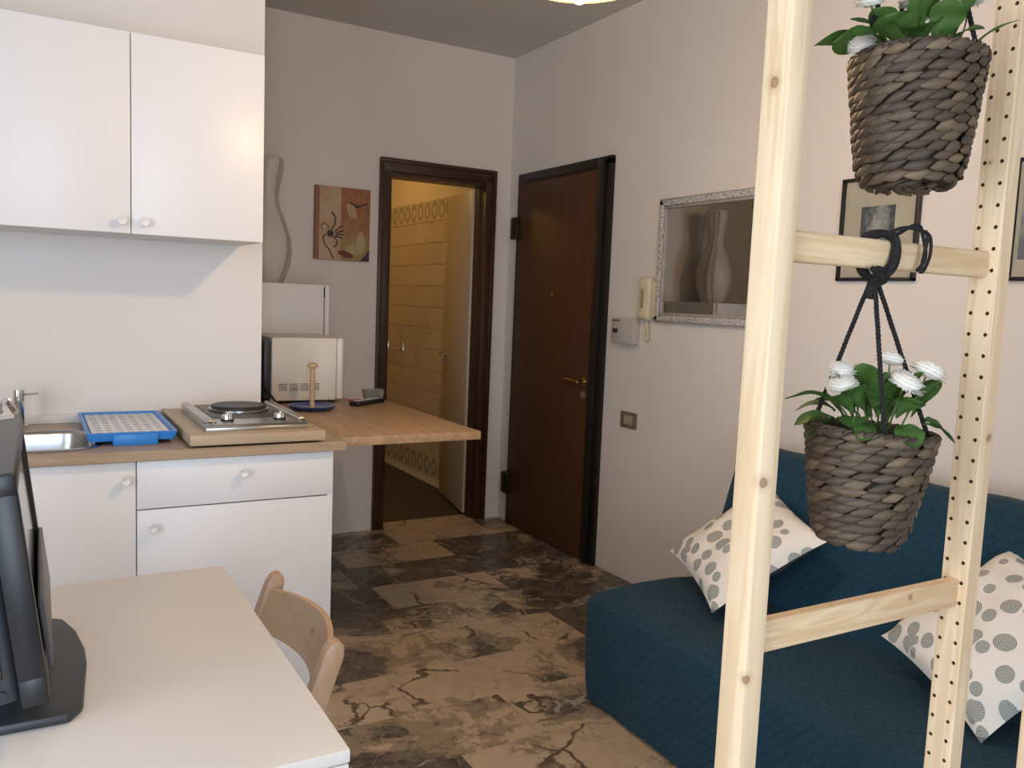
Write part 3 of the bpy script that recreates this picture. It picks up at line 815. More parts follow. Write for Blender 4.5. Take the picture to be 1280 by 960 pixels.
# radial hatch
sv = t.n('ShaderNodeVectorMath', operation='SCALE'); t.l(vv.outputs[0], sv.inputs[0]); sv.inputs['Scale'].default_value = 6.4
ps = t.n('ShaderNodeVectorMath', operation='SCALE'); t.l(vo.outputs['Position'], ps.inputs[0]); ps.inputs['Scale'].default_value = 6.4
df = t.n('ShaderNodeVectorMath', operation='SUBTRACT'); t.l(sv.outputs[0], df.inputs[0]); t.l(ps.outputs[0], df.inputs[1])
sx_ = t.n('ShaderNodeSeparateXYZ'); t.l(df.outputs[0], sx_.inputs[0])
angn = t.math('ARCTAN2', sx_.outputs[1], sx_.outputs[0])
hat = t.math('SINE', t.math('MULTIPLY', angn, 26))
rg = t.math('SINE', t.math('MULTIPLY', dist, 85))
sel = t.math('GREATER_THAN', sc_.outputs[1], .5)
lines = t.math('ADD', t.math('MULTIPLY', hat, sel), t.math('MULTIPLY', rg, t.math('SUBTRACT', 1, sel)))
lf = t.ramp(t.math('MULTIPLY_ADD', lines, .5, .5), [(.30, 0), (.75, 1)])
ink = t.mix(lf, (.19, .205, .19), (.50, .50, .46))
t.col(t.mix(mask, (.80, .75, .68), ink)); t.p(Roughness=.85); t.bump(t.noise(uv, 200, 2).outputs[0], .15, .001)
m_print = t.m
m_cush_back = M('cushion_back_grey', (.07, .08, .09), .85)
def cushion(label, L_, B_, R_, T_, puff, group=None):
    L_, B_, R_, T_ = map(Vector, (L_, B_, R_, T_)); c = (L_+B_+R_+T_)/4
    ux = (B_-L_+R_-T_)/2; uy = (T_-L_+R_-B_)/2
    n = ux.cross(uy).normalized()
    if n.z < 0: n = -n
    th = thing('cushion', label, 'cushion', c, group=group)
    N = 22
    for nm, sg, m in (('front_cover', 1, m_print), ('rear_cover', -1, m_cush_back)):
        bm = B(); uvl = bm.loops.layers.uv.new('UVMap'); g = []
        for i in range(N+1):
            row = []
            for j in range(N+1):
                u, v = i/N*2-1, j/N*2-1
                pull = 1-.075*(1-abs(u)**2.5)*abs(v)**4
                pull2 = 1-.075*(1-abs(v)**2.5)*abs(u)**4
                h = puff*((1-abs(u)**2.6)*(1-abs(v)**2.6))**.55
                wr = .004*math.sin(u*9+v*4)*(1-u*u)*(1-v*v)+.003*math.sin(v*13-u*5)
                p = ux*(u*.5*pull2)+uy*(v*.5*pull)+n*(sg*(h*(1 if sg > 0 else .75))+wr*(1 if h > .004 else 0))
                row.append(bm.verts.new(p))
            g.append(row)
        for i in range(N):
            for j in range(N):
                f = bm.faces.new((g[i][j], g[i+1][j], g[i+1][j+1], g[i][j+1]))
                for lp, (a, b_) in zip(f.loops, ((i, j), (i+1, j), (i+1, j+1), (i, j+1))): lp[uvl].uv = (a/N, b_/N)
        bmesh.ops.recalc_face_normals(bm, faces=bm.faces)
        o = obj(nm, bm, m, th)
        if sg < 0: o['label'] = 'dark grey rear cover'
    return th
cushion('white cushion with grey discs at the far end of the teal sofa', (1.973, 2.235, .50), (1.823, 1.855, .425), (2.135, 1.69, .667), (2.285, 2.07, .742), .072)
cushion('white cushion with grey discs nearest the camera, behind the drilled post', (2.02, 1.41, .488), (1.87, 1.03, .401), (2.142, .856, .669), (2.294, 1.235, .756), .078)

# ------------------------------------------------------------------ pine shelf side frame (ladder)
LY0, LY1 = .735, .778
th = thing('shelf_side_frame', 'tall pine ladder frame with two uprights and rungs, the far upright drilled with holes', 'ladder frame', (0, 0, 0))
def leaning(bm, dx):    # uprights lean very slightly
    for v in bm.verts: v.co.x += dx*(v.co.z-1.0)
b = B(); bx(b, .787, .819, LY0, LY1, 0, 2.26, .002); leaning(b, .0045); obj('upright', b, m_postL, th, label='near upright without holes on the sides seen')
b = B(); bx(b, 1.253, 1.285, LY0, LY1, 0, 2.26, .002); leaning(b, .003)
me = bpy.data.meshes.new('upright'); b.to_mesh(me); b.free(); me.materials.append(m_postR)
up2 = bpy.data.objects.new('upright', me); COL.objects.link(up2)
cut = B()
for k in range(66):
    z = .115+.0322*k
    if z > 2.22: break
    for hy in (.7445, .7705):
        dx = .003*(z-1)
        cyl(cut, (1.246+dx, hy, z), (1.263+dx, hy, z), .0031, n=12)
me = bpy.data.meshes.new('cut'); cut.to_mesh(me); cut.free(); me.materials.append(M('drilled_hole', (.22, .11, .045), .8))
co = bpy.data.objects.new('cut', me); COL.objects.link(co)
md = up2.modifiers.new('b', 'BOOLEAN'); md.object = co; md.operation = 'DIFFERENCE'; md.solver = 'EXACT'; md.material_mode = 'TRANSFER'
dg = bpy.context.evaluated_depsgraph_get(); nm = bpy.data.meshes.new_from_object(up2.evaluated_get(dg))
up2.modifiers.clear(); up2.data = nm; bpy.data.objects.remove(co, do_unlink=True)
up2.parent = th; up2['label'] = 'far upright drilled with two rows of holes'
for z0, z1, lb in ((.196, .236, 0), (.914, .957, 0), (1.424, 1.464, 1), (1.932, 1.972, 1)):
    b = B(); bx(b, .8185, 1.2545, .748, .766, z0, z1, .006 if lb else .0025, 3); obj('rung', b, m_rung, th)

th = thing('pine_upright', 'pine upright at the bottom right corner of the view, beside the drilled post', 'post', (1.269, .616, 0))
b = B(); bx(b, -.016, .016, -.0215, .0215, 0, 1.79, .002); obj('post', b, wood('pine_post_side', (.72, .53, .33), (.84, .67, .45), 'z', 1.1, .55, 5), th)

# ------------------------------------------------------------------ woven hanging baskets
def weave_mat(name):
    t = NT(name); v = t.coord(); oi = t.n('ShaderNodeObjectInfo')
    at = t.n('ShaderNodeAttribute', attribute_name='lump')
    n = t.noise(v, 120, 4); n2 = t.noise(v, 26, 3)
    c = t.ramp(at.outputs['Fac'], [(0, (.050, .034, .022)), (.5, (.088, .060, .038)), (.85, (.130, .090, .052)), (1, (.19, .135, .075))])
    c = t.mix(t.ramp(n2.outputs[0], [(.4, 0), (.7, .6)]), c, (.050, .038, .028)); t.col(c)
    t.p(Roughness=.6); t.bump(n.outputs[0], .5, .002); return t.m
m_weave = weave_mat('water_hyacinth')
m_basket_in = M('basket_liner', (.05, .04, .03), .9)
def basket(th, rt_, rb, h, rows, slant, seed):
    rnd = random.Random(seed)
    b = B(); lathe(b, [(0, .004), (rb-.006, .004), (rt_-.007, h-.002), (rt_-.012, h-.002), (rb-.012, .012), (0, .012)], 40); obj('basket_shell', b, m_basket_in, th)
    b = B(); lathe(b, [(0, h-.022), (rt_-.013, h-.022)], 32); obj('soil', b, M('soil', (.03, .022, .016), .95, bump=.8), th)
    specs = [(.018, .0015, .0055), (.034, .0005, .006)] + [((rb+(rt_-rb)*(((k+.5)/rows)**.85)-(.007 if k == 0 else .002 if k == 1 else 0)), (k+.5)/rows*h, h/rows*.66) for k in range(rows)]
    for k, (r, z, hr) in enumerate(specs):
        n = max(8, int(2*PI*r/.0250)); bm = B(); vals = []
        ph = rnd.random()
        for i in range(n):
            a = 2*PI*(i+ph+.18*rnd.uniform(-1, 1))/n
            t_ = B(); bmesh.ops.create_uvsphere(t_, u_segments=10, v_segments=8, radius=1)
            bmesh.ops.rotate(t_, matrix=Matrix.Rotation(PI/2, 3, 'Y'), verts=t_.verts)
            L = (2*PI*r/n)*rnd.uniform(.68, .84); hh = hr*rnd.uniform(.85, 1.12)
            for vv_ in t_.verts:
                x, y, zz = vv_.co; tap = 1-.55*abs(x)**1.3
                vv_.co = Vector((x*L, y*.0062*tap, zz*hh*tap))
            tz = Matrix.Rotation(.10, 4, 'Z') @ Matrix.Rotation(-slant+rnd.uniform(-.12, .12), 4, 'Y')
            mt = Matrix.Rotation(a, 4, 'Z') @ Matrix.Translation((r+rnd.uniform(-.0008, .0008), 0, z+rnd.uniform(-.0012, .0012))) @ Matrix.Rotation(PI/2, 4, 'Z') @ tz
            bmesh.ops.transform(t_, matrix=mt, verts=t_.verts); vals += [rnd.random()]*len(t_.verts)
            _merge(bm, t_)
        o = obj('woven_row', bm, m_weave, th); at = o.data.attributes.new('lump', 'FLOAT', 'POINT')
        at.data.foreach_set('value', vals)
    # braided rim
    bm = B(); vals = []
    for ph in (0, PI):
        m_ = 120; pts = []
        for i in range(m_+1):
            a = 2*PI*i/m_; q = a*22+ph
            pts.append(((rt_-.001+.0032*math.cos(q))*math.cos(a), (rt_-.001+.0032*math.cos(q))*math.sin(a), h-.001+.0030*math.sin(q)))
        tube(bm, pts, .0030, 6, smooth=False)
    o = obj('rim_braid', bm, m_weave, th)
def twisted(bm, p0, p1, r=.0022, strands=3, turns=None, sag=0):
    p0, p1 = Vector(p0), Vector(p1); d = p1-p0; L = d.length; nrm = d.normalized().orthogonal().normalized(); bb = d.normalized().cross(nrm)
    turns = turns or L/.018; n = max(8, int(turns*6))
    for s_ in range(strands):
        pts = []
        for i in range(n+1):
            u = i/n; a = 2*PI*(turns*u+s_/strands); pts.append(p0+d*u+(nrm*math.cos(a)+bb*math.sin(a))*r*.62)
        tube(bm, pts, r*.72, 5, smooth=False)

m_leafg = None
t = NT('leaf_green'); v = t.coord(); oi = t.n('ShaderNodeObjectInfo')
c = t.mix(t.noise(v, 30, 3).outputs[0], (.13, .27, .06), (.065, .17, .035))
c = t.mix(t.math('MULTIPLY', oi.outputs['Random'], .5), c, (.17, .30, .08)); t.col(c)
t.p(Roughness=.5, Transmission_Weight=0.0); t.b.inputs['Subsurface Weight'].default_value = 0; t.bump(t.noise(v, 45, 2).outputs[0], .3, .003); m_leafg = t.m
m_stem = M('stem_green', (.10, .17, .05), .6); m_stem2 = M('stem_brown', (.16, .12, .06), .7)
m_petal = M('white_petals', (.82, .79, .72), .7)
def leaf(th, base, direc, L, W, bend, rollv=0):
    """obovate leaf from base along direc, curling down"""
    bm = B(); d = Vector(direc).normalized(); side = d.cross(Vector((0, 0, 1)))
    if side.length < .1: side = Vector((1, 0, 0))
    side.normalize(); side = Matrix.Rotation(rollv, 3, d) @ side; upv = side.cross(d)
    g = []; n = 10
    for i in range(n+1):
        u = i/n; wv = W*(.10+.9*math.sin(PI*min(1, u**1.5))**.8) if 0 < u < 1 else (.001 if u == 1 else W*.09)
        if u > .92 and u < 1: wv *= .75
        c = Vector(base)+d*(L*u)-Vector((0, 0, 1))*(bend*L*u*u)+upv*(.10*L*math.sin(PI*u))
        row = []
        for k in (-1, -.5, 0, .5, 1):
            row.append(bm.verts.new(c+side*(wv*.5*k)+upv*(.10*W*abs(k)+.03*W*math.sin(u*14+k*2))))
        g.append(row)
    for i in range(n):
        for k in range(4): bm.faces.new((g[i][k], g[i+1][k], g[i+1][k+1], g[i][k+1]))
    bmesh.ops.solidify(bm, geom=bm.faces[:], thickness=.0007)
    return obj('leaf', bm, m_leafg, th)
def flower(th, base, head, r, tiltd, rnd):
    b = B(); base = Vector(base); head = Vector(head); midp = (base+head)/2+Vector((rnd.uniform(-.01, .01), rnd.uniform(-.01, .01), 0))
    tube(b, [base, midp, head], .0013, 6); st = obj('flower_stem', b, m_stem if rnd.random() < .6 else m_stem2, th)
    r *= 1.02; bm = B(); q = Vector(tiltd).normalized().to_track_quat('Z', 'Y').to_matrix().to_4x4(); MT = Matrix.Translation(head) @ q
    # pompon of many petals
    for ring, (cnt, el, ln) in enumerate(((34, -.15, 1.0), (34, .12, 1.0), (30, .40, .95), (24, .7, .86), (16, 1.05, .72), (9, 1.4, .5))):
        for i in range(cnt):
            a = 2*PI*(i+rnd.random()*.5)/cnt; L = r*ln*rnd.uniform(.88, 1.06)
            t_ = B(); w_ = r*.13
            vs = [t_.verts.new(p) for p in ((.1*L, -w_*.4, 0), (.6*L, -w_, .03*r), (L, -w_*.3, 0), (L, w_*.3, 0), (.6*L, w_, .03*r), (.1*L, w_*.4, 0))]
            t_.faces.new(vs); mt = MT @ Matrix.Rotation(a, 4, 'Z') @ Matrix.Rotation(-el*.75, 4, 'Y'); bmesh.ops.transform(t_, matrix=mt, verts=t_.verts)
            for f_ in t_.faces: pass
            _merge(bm, t_)
    sph(bm, (0, 0, 0), r*.80, (1, 1, .50), 14, 8); 
    # move the core sphere (last verts) onto the head
    core = bm.verts[:][-(14*7+2):]
    bmesh.ops.transform(bm, matrix=MT @ Matrix.Translation((0, 0, r*.12)), verts=core)
    obj('flower_head', bm, m_petal, th)
    b = B(); lathe(b, [(0, -.004), (r*.3, -.002), (r*.45, .002)], 12, MT); obj('calyx', b, m_stem, th)
    return st

def tilt_root(th, rx, ry): th.rotation_euler = (rx, ry, 0)
# view axes of the camera at the baskets, used only to fan the ropes out where they hang
def hanging(nm_label, c, rt_, rb, h, rows, slant, seed, knot, tilts, ropes_deg):
    th = thing('hanging_basket', nm_label, 'hanging basket', c)
    th.rotation_euler = (tilts[0], tilts[1], 0)
    basket(th, rt_, rb, h, rows, slant, seed)
    inv = (Matrix.Translation(c) @ Euler((tilts[0], tilts[1], 0)).to_matrix().to_4x4()).inverted()
    K = inv @ Vector(knot)
    for dg_ in ropes_deg:
        a = math.radians(dg_); p = Vector(((rt_-.006)*math.cos(a), (rt_-.006)*math.sin(a), h-.008))
        b = B(); twisted(b, p, K+Vector((.004*math.cos(a), .004*math.sin(a), 0)), .0027); obj('rope', b, m_rope, th)
    return th, inv
# lower basket (camera direction from the basket is about 233 deg)
c1 = (1.010, .757, 1.044)
low, inv1 = hanging('dark woven basket hung by black rope from the middle rung, the lower of two', c1, .0840, .056, .160, 13, .22, 3,
              (1.004, .757, 1.409), (.03, .045), (233-3, 130, 322))
def loc1(p): return inv1 @ Vector(p)
# macrame wrap round the rung and the loose loop
bm = B()
def wrap(pts, r=.0045, n=2):
    for s_ in range(n):
        q = [Vector(p)+Vector((.0035*math.cos(i*1.7+s_*PI), .002*s_, .0035*math.sin(i*1.7+s_*PI))) for i, p in enumerate(pts)]
        tube(bm, [loc1(p) for p in q], r, 7)
wrap([(1.004, .757, 1.408), (1.012, .737, 1.424), (1.024, .739, 1.445), (1.022, .742, 1.466), (1.010, .757, 1.472), (.998, .770, 1.462), (.996, .771, 1.430), (1.002, .762, 1.412)], .0048, 3)
wrap([(1.000, .742, 1.470), (1.018, .738, 1.474), (1.040, .735, 1.482), (1.062, .733, 1.482), (1.074, .733, 1.472), (1.077, .733, 1.452), (1.072, .733, 1.432), (1.066, .733, 1.423)], .0026, 2)
wrap([(1.066, .733, 1.423), (1.073, .732, 1.421), (1.082, .732, 1.433), (1.084, .732, 1.452), (1.080, .732, 1.468), (1.072, .732, 1.476)], .0024, 1)
wrap([(.975, .735, 1.423), (.990, .735, 1.418), (1.004, .745, 1.415), (1.018, .748, 1.418), (1.012, .752, 1.405), (1.0, .752, 1.400)], .0042, 2)
wrap([(1.004, .757, 1.415), (1.004, .757, 1.400), (1.003, .757, 1.385)], .0075, 1)
obj('rope_knot', bm, m_rope, low)

# upper basket
c2 = (1.058, .757, 1.540)
upp, inv2 = hanging('dark woven basket hung by black rope at the top, the upper of two', c2, .0845, .062, .172, 14, .30, 5,
              (1.040, .757, 1.985), (-.02, .02), (233+82, 233-78, 60))
bm = B()
for s_ in range(3): tube(bm, [inv2 @ Vector(p) for p in ((1.040, .757, 1.925), (1.05+.003*s_, .735, 1.935), (1.055, .737, 1.96), (1.052, .757, 1.979), (1.04, .773, 1.965), (1.036+.003*s_, .772, 1.935), (1.040, .757, 1.925))], .0045, 7)
obj('rope_knot', bm, m_rope, upp)

def plant(label, c, top_z, spec_leaves, spec_flowers, seed, tilt):
    rnd = random.Random(seed)
    th = thing('daisy_plant', label, 'potted plant', c)
    for (ax, az, r0, L, W, bend, hgt, rl) in spec_leaves:
        a = math.radians(ax); e = math.radians(az)
        base = Vector((r0*math.cos(a), r0*math.sin(a), hgt))
        leaf(th, base, (math.cos(a)*math.cos(e), math.sin(a)*math.cos(e), math.sin(e)), L, W, bend, rl)
        if hgt > .02:
            b = B(); tube(b, [(r0*.5*math.cos(a), r0*.5*math.sin(a), -.015), (r0*.8*math.cos(a), r0*.8*math.sin(a), hgt*.6), base], .0014, 6); obj('leaf_stem', b, m_stem, th)
    for (ax, r0, hx_, hz, rr_, tx) in spec_flowers:
        a = math.radians(ax)
        flower(th, (r0*.4*math.cos(a), r0*.4*math.sin(a), -.015), (r0*math.cos(a)+hx_, r0*math.sin(a), hz), rr_, tx, rnd)
    return th
# azimuths: 233 = towards camera, 143 = left in the view, 323 = right in the view
leaves1 = [(143, 18, .050, .080, .030, .25, .030, .3), (150, 5, .060, .055, .028, .3, .012, -.4), (175, 40, .045, .070, .034, .3, .020, .4), (200, 20, .050, .060, .045, .4, .012, .2),
           (215, 50, .030, .060, .040, .2, .020, -.3), (160, 55, .030, .075, .030, .2, .025, .1), (233, 35, .030, .055, .040, .3, .025, .5), (250, 65, .020, .070, .030, .1, .020, -.2),
           (245, -5, .060, .042, .040, .5, .012, .1), (300, -8, .060, .040, .036, .4, .012, -.2), (322, -4, .060, .038, .034, .5, .014, .3), (320, 58, .040, .080, .024, .15, .020, .6), (315, 62, .045, .075, .020, .2, .020, 1.0),
           (60, 55, .03, .07, .035, .3, .01, 0), (20, 35, .05, .06, .035, .3, .01, .2), (100, 40, .05, .06, .035, .3, .01, .2), (185, 70, .015, .085, .036, .2, .030, .6),
           (270, 55, .03, .075, .028, .4, .030, .4), (155, 62, .035, .070, .034, .1, .030, -.8), (190, 50, .035, .065, .036, .3, .028, .8), (205, 8, .058, .050, .036, .5, .012, -.5),
           (165, -2, .060, .052, .034, .4, .008, .5), (225, 62, .02, .075, .034, .1, .025, .5), (262, 48, .035, .060, .032, .3, .020, -.6), (285, 60, .02, .080, .024, .1, .025, .9), (120, 60, .03, .075, .034, .2, .02, .5), (40, 60, .03, .075, .034, .2, .02, .5), (130, 25, .055, .060, .030, .5, .020, -.2)]
fl1 = [(150, .055, 0, .082, .021, (-.3, -.3, 1)), (165, .060, 0, .062, .022, (-.5, -.2, 1)), (100, .03, 0, .085, .016, (0, 0, 1)), (290, .012, 0, .098, .022, (.2, -.1, 1)),
       (300, .060, 0, .085, .026, (.35, -.3, 1)), (262, .045, 0, .070, .026, (.1, -.5, 1)), (330, .03, 0, .075, .018, (.3, .3, 1))]
plant('green plant with white pompon daisies in the lower hanging basket', (1.030, .755, 1.202), 0, leaves1, fl1, 11, None)
leaves2 = [(143, 12, .055, .085, .034, .2, .020, .3), (150, 25, .050, .075, .045, .3, .012, .9), (170, 20, .060, .060, .045, .3, .015, -.6), (185, 40, .040, .060, .050, .2, .015, .4),
           (215, 60, .030, .070, .036, .1, .020, .9), (233, 70, .02, .075, .040, .1, .015, .6), (250, 55, .03, .065, .045, .1, .015, -.6), (270, 30, .045, .055, .035, .3, .010, .5),
           (300, 60, .030, .080, .024, .1, .020, .9), (318, 35, .060, .075, .012, .0, .010, .4), (325, 70, .04, .085, .018, .1, .02, .7), (140, 45, .04, .075, .038, .2, .02, -.5), (160, 55, .035, .07, .04, .2, .02, .5), (200, 25, .045, .06, .05, .3, .012, -.4), (225, 30, .045, .055, .045, .3, .012, .5), (262, 72, .01, .085, .03, .1, .02, .2), (60, 50, .03, .08, .04, .2, .015, 0), (100, 45, .04, .07, .04, .2, .015, .3),
           (20, 50, .04, .07, .04, .3, .02, .3)]
fl2 = [(148, .070, 0, .078, .022, (-.4, -.2, 1)), (150, .078, 0, .022, .020, (-.7, -.2, .6)), (190, .035, 0, .085, .018, (-.1, -.4, 1)), (255, .022, 0, .088, .027, (.2, -.5, 1)),
       (245, .01, 0, .045, .018, (.2, -.4, 1)), (320, .060, 0, .088, .020, (.6, 0, 1)), (60, .03, 0, .09, .02, (0, 0, 1))]
plant('green plant with white pompon daisies in the upper hanging basket', (1.058, .757, 1.706), 0, leaves2, fl2, 23, None)

# ------------------------------------------------------------------ things on the right wall
# mirror in a carved whitewashed frame
th = thing('wall_mirror', 'rectangular mirror in a carved whitewashed grey frame beside the entry door', 'mirror', (XR, 2.76, 1.575))
MY, MZ = .335, .283     # half width, half height
t = NT('whitewashed_carving'); v = t.coord()
n1 = t.noise(v, 75, 4, .6, 1.5); vo = t.n('ShaderNodeTexVoronoi', feature='SMOOTH_F1'); t.l(v, vo.inputs['Vector']); vo.inputs['Scale'].default_value = 95
hh = t.math('ADD', n1.outputs[0], vo.outputs['Distance'])
t.col(t.ramp(hh, [(.45, (.13, .11, .10)), (.70, (.34, .31, .29)), (.95, (.58, .55, .52))])); t.p(Roughness=.6); t.bump(hh, .9, .006); m_carve = t.m
m_wash = M('whitewashed_moulding', (.47, .43, .40), .5, bump=.5, bscale=90, vary=.5, scale=40)
def frame_boxes(hy, hz, w0, w1, x0, x1, bev):
    """four mitred-looking bars between inset w0 and w1"""
    bm = B()
    bx(bm, x0, x1, -hy+w0, hy-w0, hz-w1, hz-w0, bev); bx(bm, x0, x1, -hy+w0, hy-w0, -hz+w0, -hz+w1, bev)
    bx(bm, x0, x1, -hy+w0, -hy+w1, -hz+w0, hz-w0, bev); bx(bm, x0, x1, hy-w1, hy-w0, -hz+w0, hz-w0, bev); return bm
obj('outer_edge', frame_boxes(MY, MZ, 0, .006, -.022, -.001, .002), m_wash, th)
obj('carved_band', frame_boxes(MY, MZ, .005, .034, -.028, -.001, .006), m_carve, th)
obj('inner_moulding', frame_boxes(MY, MZ, .034, .046, -.022, -.001, .004), m_wash, th)
b = B(); bx(b, -.010, -.001, -MY+.045, MY-.045, -MZ+.045, MZ-.045); obj('mirror_glass', b, M('mirror_silver', (.62, .60, .56), .02, 1, vary=.0), th)

# intercom handset
th = thing('intercom', 'cream wall intercom handset with its cord, between the breaker box and the mirror', 'intercom', (XR, 3.128, 1.40))
b = B(); bx(b, -.018, -.0005, -.038, .038, -.09, .085, .006, 3); obj('base_plate', b, m_phone, th)
b = B()
prism(b, [(-.016, -.10), (-.045, -.102), (-.060, -.085), (-.052, -.03), (-.052, .03), (-.060, .08), (-.045, .10), (-.016, .098)], 'y', -.022, .055, .008)
obj('handset', b, m_phone, th)
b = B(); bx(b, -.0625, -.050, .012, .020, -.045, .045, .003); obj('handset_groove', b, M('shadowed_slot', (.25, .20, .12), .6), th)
b = B()
pts = [(-.022, .010, -.10), (-.026, .012, -.125), (-.024, .020, -.16), (-.020, .022, -.19), (-.020, .008, -.198), (-.022, 0, -.185), (-.022, .004, -.15), (-.022, .008, -.12)]
tube(b, pts, .005); obj('coiled_cord', b, m_phone, th)
# breaker box
th = thing('breaker_box', 'small grey breaker box beside the entry door frame', 'fuse box', (XR, 3.303, 1.24))
b = B(); bx(b, -.045, -.0005, -.088, .088, -.062, .062, .004); obj('box', b, m_greybox, th)
b = B(); bx(b, -.0465, -.044, .018, .082, -.040, .040, .001); obj('window_plate', b, M('breaker_plate', (.42, .40, .38), .4), th)
for dy in (.036, .056):
    b = B(); bx(b, -.054, -.046, dy-.005, dy+.005, -.012, .010, .002); obj('breaker_switch', b, m_black, th)
b = B(); bx(b, -.0465, -.0445, .018, .082, .044, .054, .001); obj('slot', b, m_brown_pl, th)
# switch
th = thing('light_switch', 'brown wall switch plate with three keys, low between door and sofa', 'switch', (XR, 3.262, .802))
b = B(); bx(b, -.009, -.0005, -.062, .062, -.040, .040, .003); obj('plate', b, m_brown_pl, th)
for k in range(3):
    y = -.024+k*.0225
    b = B(); bx(b, -.012, -.008, y-.010, y+.010, -.022, .022, .002); obj('switch_key', b, M('ivory_key', (.42, .34, .26), .4), th)

# two prints in black frames
def print_mat(nm, seed, style):
    t = NT(nm); v = t.coord(loc=(seed, seed, 0))
    n = t.noise(v, 26, 6, .7, .6).outputs[0]; n2 = t.noise(v, 9, 3).outputs[0]
    ob = t.coord(); s3 = t.n('ShaderNodeSeparateXYZ'); t.l(ob, s3.inputs[0])
    if style == 0:   # trees over a river bank
        g = t.math('ADD', t.math('MULTIPLY', n, 1.2), t.math('MULTIPLY', t.math('ABSOLUTE', s3.outputs[1]), 7))
        g = t.math('SUBTRACT', g, t.math('MULTIPLY', s3.outputs[2], -2.2))
        c = t.ramp(g, [(.55, (.50, .46, .38)), (.8, (.30, .29, .25)), (1.0, (.10, .11, .10))])
        bank = t.math('LESS_THAN', t.math('MULTIPLY_ADD', n2, .04, s3.outputs[2]), -.005)
        c = t.mix(t.math('MULTIPLY', bank, .75), c, t.mix(n, (.16, .17, .16), (.26, .26, .24)))
    else:            # pale hill above water
        c = t.ramp(t.math('ADD', t.math('MULTIPLY', s3.outputs[2], 4.5), t.math('MULTIPLY', n2, .6)), [(.0, (.17, .19, .19)), (.18, (.42, .39, .33)), (.35, (.24, .25, .23)), (.45, (.46, .43, .36)), (.62, (.50, .46, .39)), (.72, (.18, .20, .20))])
    t.col(c); t.p(Roughness=.6); return t.m
def picture(label, y, hy, hz, py0, py1, pz0, pz1, pm, z=1.6625):
    th = thing('framed_print', label, 'picture', (XR, y, z), group='framed prints on the right wall')
    obj('frame', frame_boxes(hy, hz, 0, .012, -.020, -.001, .0015), m_frameblk, th)
    b = B(); bx(b, -.008, -.001, -hy+.010, hy-.010, -hz+.010, hz-.010); obj('mat_board', b, m_mat, th)
    b = B(); bx(b, -.0095, -.0078, py0, py1, pz0, pz1); obj('print', b, pm, th)
    b = B(); bx(b, -.012, -.0105, -hy+.011, hy-.011, -hz+.011, hz-.011)
    obj('glass', b, M('picture_glass', (1, 1, 1), .02, Transmission_Weight=1.0, IOR=1.1), th)
picture('black framed print of dark trees, behind the middle rung between basket and mirror', 1.930, .155, .181, -.062, .072, -.055, .078, print_mat('tree_print', 3, 0))
picture('black framed landscape print right of the drilled upright, nearest the right edge', 1.315, .155, .181, -.130, .130, -.118, .118, print_mat('hill_print', 8, 1))

# ------------------------------------------------------------------ canvas clock on the back wall
th = thing('canvas_clock', 'square-cornered canvas clock with a brown flower painting, beside the bathroom door', 'clock', (1.508, YB, 1.747))
CWX, CWZ = .156, .197
t = NT('canvas_paint'); v = t.coord(); n1 = t.noise(v, 9, 5, .6, 1.0).outputs[0]; n2 = t.noise(v, 16, 4, .6, .5).outputs[0]
s3 = t.n('ShaderNodeSeparateXYZ'); t.l(t.coord(), s3.inputs[0])
leftc = t.mix(t.ramp(n1, [(.4, 0), (.6, 1)]), (.50, .36, .24), (.43, .27, .15))
rightc = t.mix(t.ramp(n2, [(.38, 0), (.62, 1)]), (.30, .10, .05), (.36, .17, .08))
rightc = t.mix(t.ramp(t.math('MULTIPLY_ADD', s3.outputs[2], -4, n1), [(.55, 0), (.85, .9)]), rightc, (.34, .24, .10))
c = t.mix(t.math('GREATER_THAN', t.math('MULTIPLY_ADD', n1, .01, s3.outputs[0]), -.008), leftc, rightc)
c = t.mix(t.math('LESS_THAN', s3.outputs[0], -.132), c, (.30, .12, .06))
t.col(c); t.p(Roughness=.7); t.bump(t.noise(v, 300, 2).outputs[0], .2, .001); m_canvas = t.m
b = B(); bx(b, -CWX, CWX, -.026, -.001, -CWZ, CWZ, .002); can = obj('canvas', b, m_canvas, th)
yf = -.0268
def blob(nm, pts, col, lift=0):
    bm = B(); prism(bm, pts, 'y', yf-lift, yf+.003); return obj(nm, bm, M(nm+'_paint', col, .7), th)
def ell(cx, cz, rx, rz, n=18, wob=.12, rot=0, seed=1):
    r_ = random.Random(seed); return [(cx+(rx*math.cos(a)*math.cos(rot)-rz*math.sin(a)*math.sin(rot))*(1+wob*r_.uniform(-1, 1)), cz+(rx*math.cos(a)*math.sin(rot)+rz*math.sin(a)*math.cos(rot))*(1+wob*r_.uniform(-1, 1))) for a in [2*PI*i/n for i in range(n)]]
blob('pale_patch', ell(.050, .075, .026, .045, seed=3, rot=.4), (.44, .30, .19))
blob('yellow_patch', ell(.070, -.135, .055, .030, seed=5), (.42, .34, .14))
blob('cream_patch', ell(.105, -.095, .026, .055, seed=6), (.44, .33, .20), .0002)
blob('plum_patch', ell(.02, -.165, .045, .018, seed=7, rot=-.3), (.17, .045, .04), .0001)
blob('corner_patch', [(.10, -.196), (.155, -.196), (.155, -.13), (.135, -.16)], (.06, .025, .05), .0003)
def stroke(nm, pts, r, col):
    bm = B(); tube(bm, [(x, yf-.0006, z) for x, z in pts], r, 6); bmesh.ops.scale(bm, vec=(1, .25, 1), verts=bm.verts, space=Matrix.Translation((0, -yf, 0))); return obj(nm, bm, M(nm+'_paint', col, .6), th)
dkc = (.035, .015, .012)
stroke('painted_stem', [(-.052, -.192), (-.075, -.145), (-.103, -.110), (-.108, -.075), (-.092, -.062)], .0030, dkc)
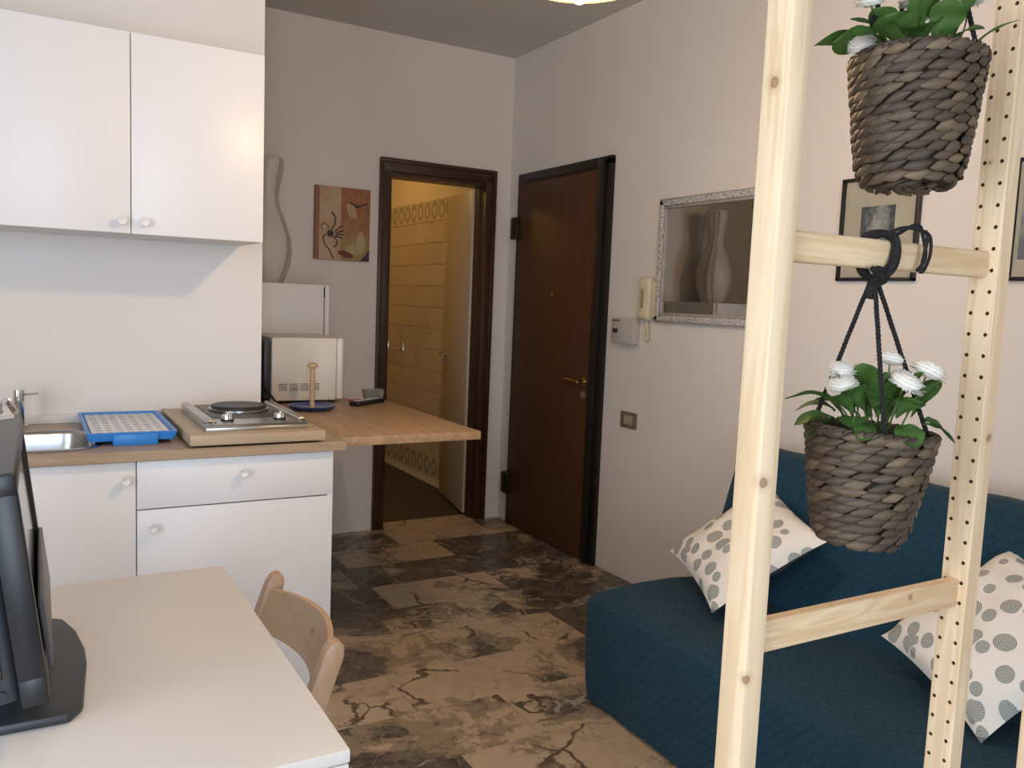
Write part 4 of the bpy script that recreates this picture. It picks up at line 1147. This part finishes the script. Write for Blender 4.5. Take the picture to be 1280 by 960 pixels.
stroke('painted_stem', [(-.062, -.035), (-.045, .0), (-.044, .03), (-.065, .062)], .0035, dkc)
stroke('painted_stem', [(-.055, -.070), (-.033, -.092), (-.035, -.118), (-.052, -.128)], .0035, dkc)
stroke('painted_stem', [(-.110, -.045), (-.122, -.02), (-.105, -.002), (-.088, -.012), (-.080, -.03)], .0028, (.20, .05, .03))
for (x0, z0, x1, z1) in ((-.045, -.045, -.002, -.012), (-.04, -.055, .005, -.035), (-.04, -.062, .005, -.058), (-.045, -.07, -.002, -.078)):
    stroke('painted_petal', [(x0, z0), ((x0+x1)/2, (z0+z1)/2+.002), (x1, z1)], .0045, (.08, .025, .02))
blob('flower_centre', ell(-.070, -.056, .019, .019, seed=8, wob=.05), (.05, .03, .028), .0008)
b = B(); bx(b, -.004, .064, -.0015, .0015, -.0035, .0035, .0005, 1, Matrix.Translation((.080, -.031, .098)) @ Matrix.Rotation(-.36, 4, 'Y'))
obj('clock_hand', b, m_black, th)
b = B(); bx(b, -.050, .004, -.0015, .0015, -.0035, .0035, .0005, 1, Matrix.Translation((.080, -.033, .098)) @ Matrix.Rotation(.42, 4, 'Y')); obj('clock_hand', b, m_black, th)
b = B(); cyl(b, (.080, -.026, .098), (.080, -.036, .098), .007); obj('clock_pin', b, m_black, th)

# ------------------------------------------------------------------ pendant lamp
th = thing('pendant_lamp', 'round glowing glass pendant lamp hanging from the ceiling', 'lamp', LAMP)
t = NT('lit_glass'); t.col((.55, .42, .22)); t.p(Roughness=.35)
t.b.inputs['Emission Color'].default_value = (1, .74, .34, 1); t.b.inputs['Emission Strength'].default_value = .75
m_shade = t.m
t = NT('bulb_glow'); t.col((1, 1, 1)); t.b.inputs['Emission Color'].default_value = (1, .86, .55, 1); t.b.inputs['Emission Strength'].default_value = 40; m_bulb = t.m
b = B(); lathe(b, [(.035, .012), (.10, .014), (.16, .026), (.205, .050), (.225, .075), (.222, .077), (.20, .054), (.155, .030), (.10, .018), (.035, .016)], 56); obj('glass_shade', b, m_shade, th)
b = B(); lathe(b, [(0, .13), (.03, .13), (.034, .07), (.034, .017), (.030, .017)], 24); obj('lamp_holder', b, m_brass, th)
b = B(); sph(b, (0, 0, .0), .024, (1, 1, 1.25)); ob = obj('bulb', b, m_bulb, th)
b = B(); cyl(b, (0, 0, .12), (0, 0, ZC-LAMP[2]-.02), .0035); obj('cord', b, m_white2, th)
b = B(); lathe(b, [(0, 0), (.05, 0), (.045, -.03), (.01, -.045), (0, -.045)], 24, Matrix.Translation((0, 0, ZC-LAMP[2]-.0005))); obj('ceiling_rose', b, m_white2, th)
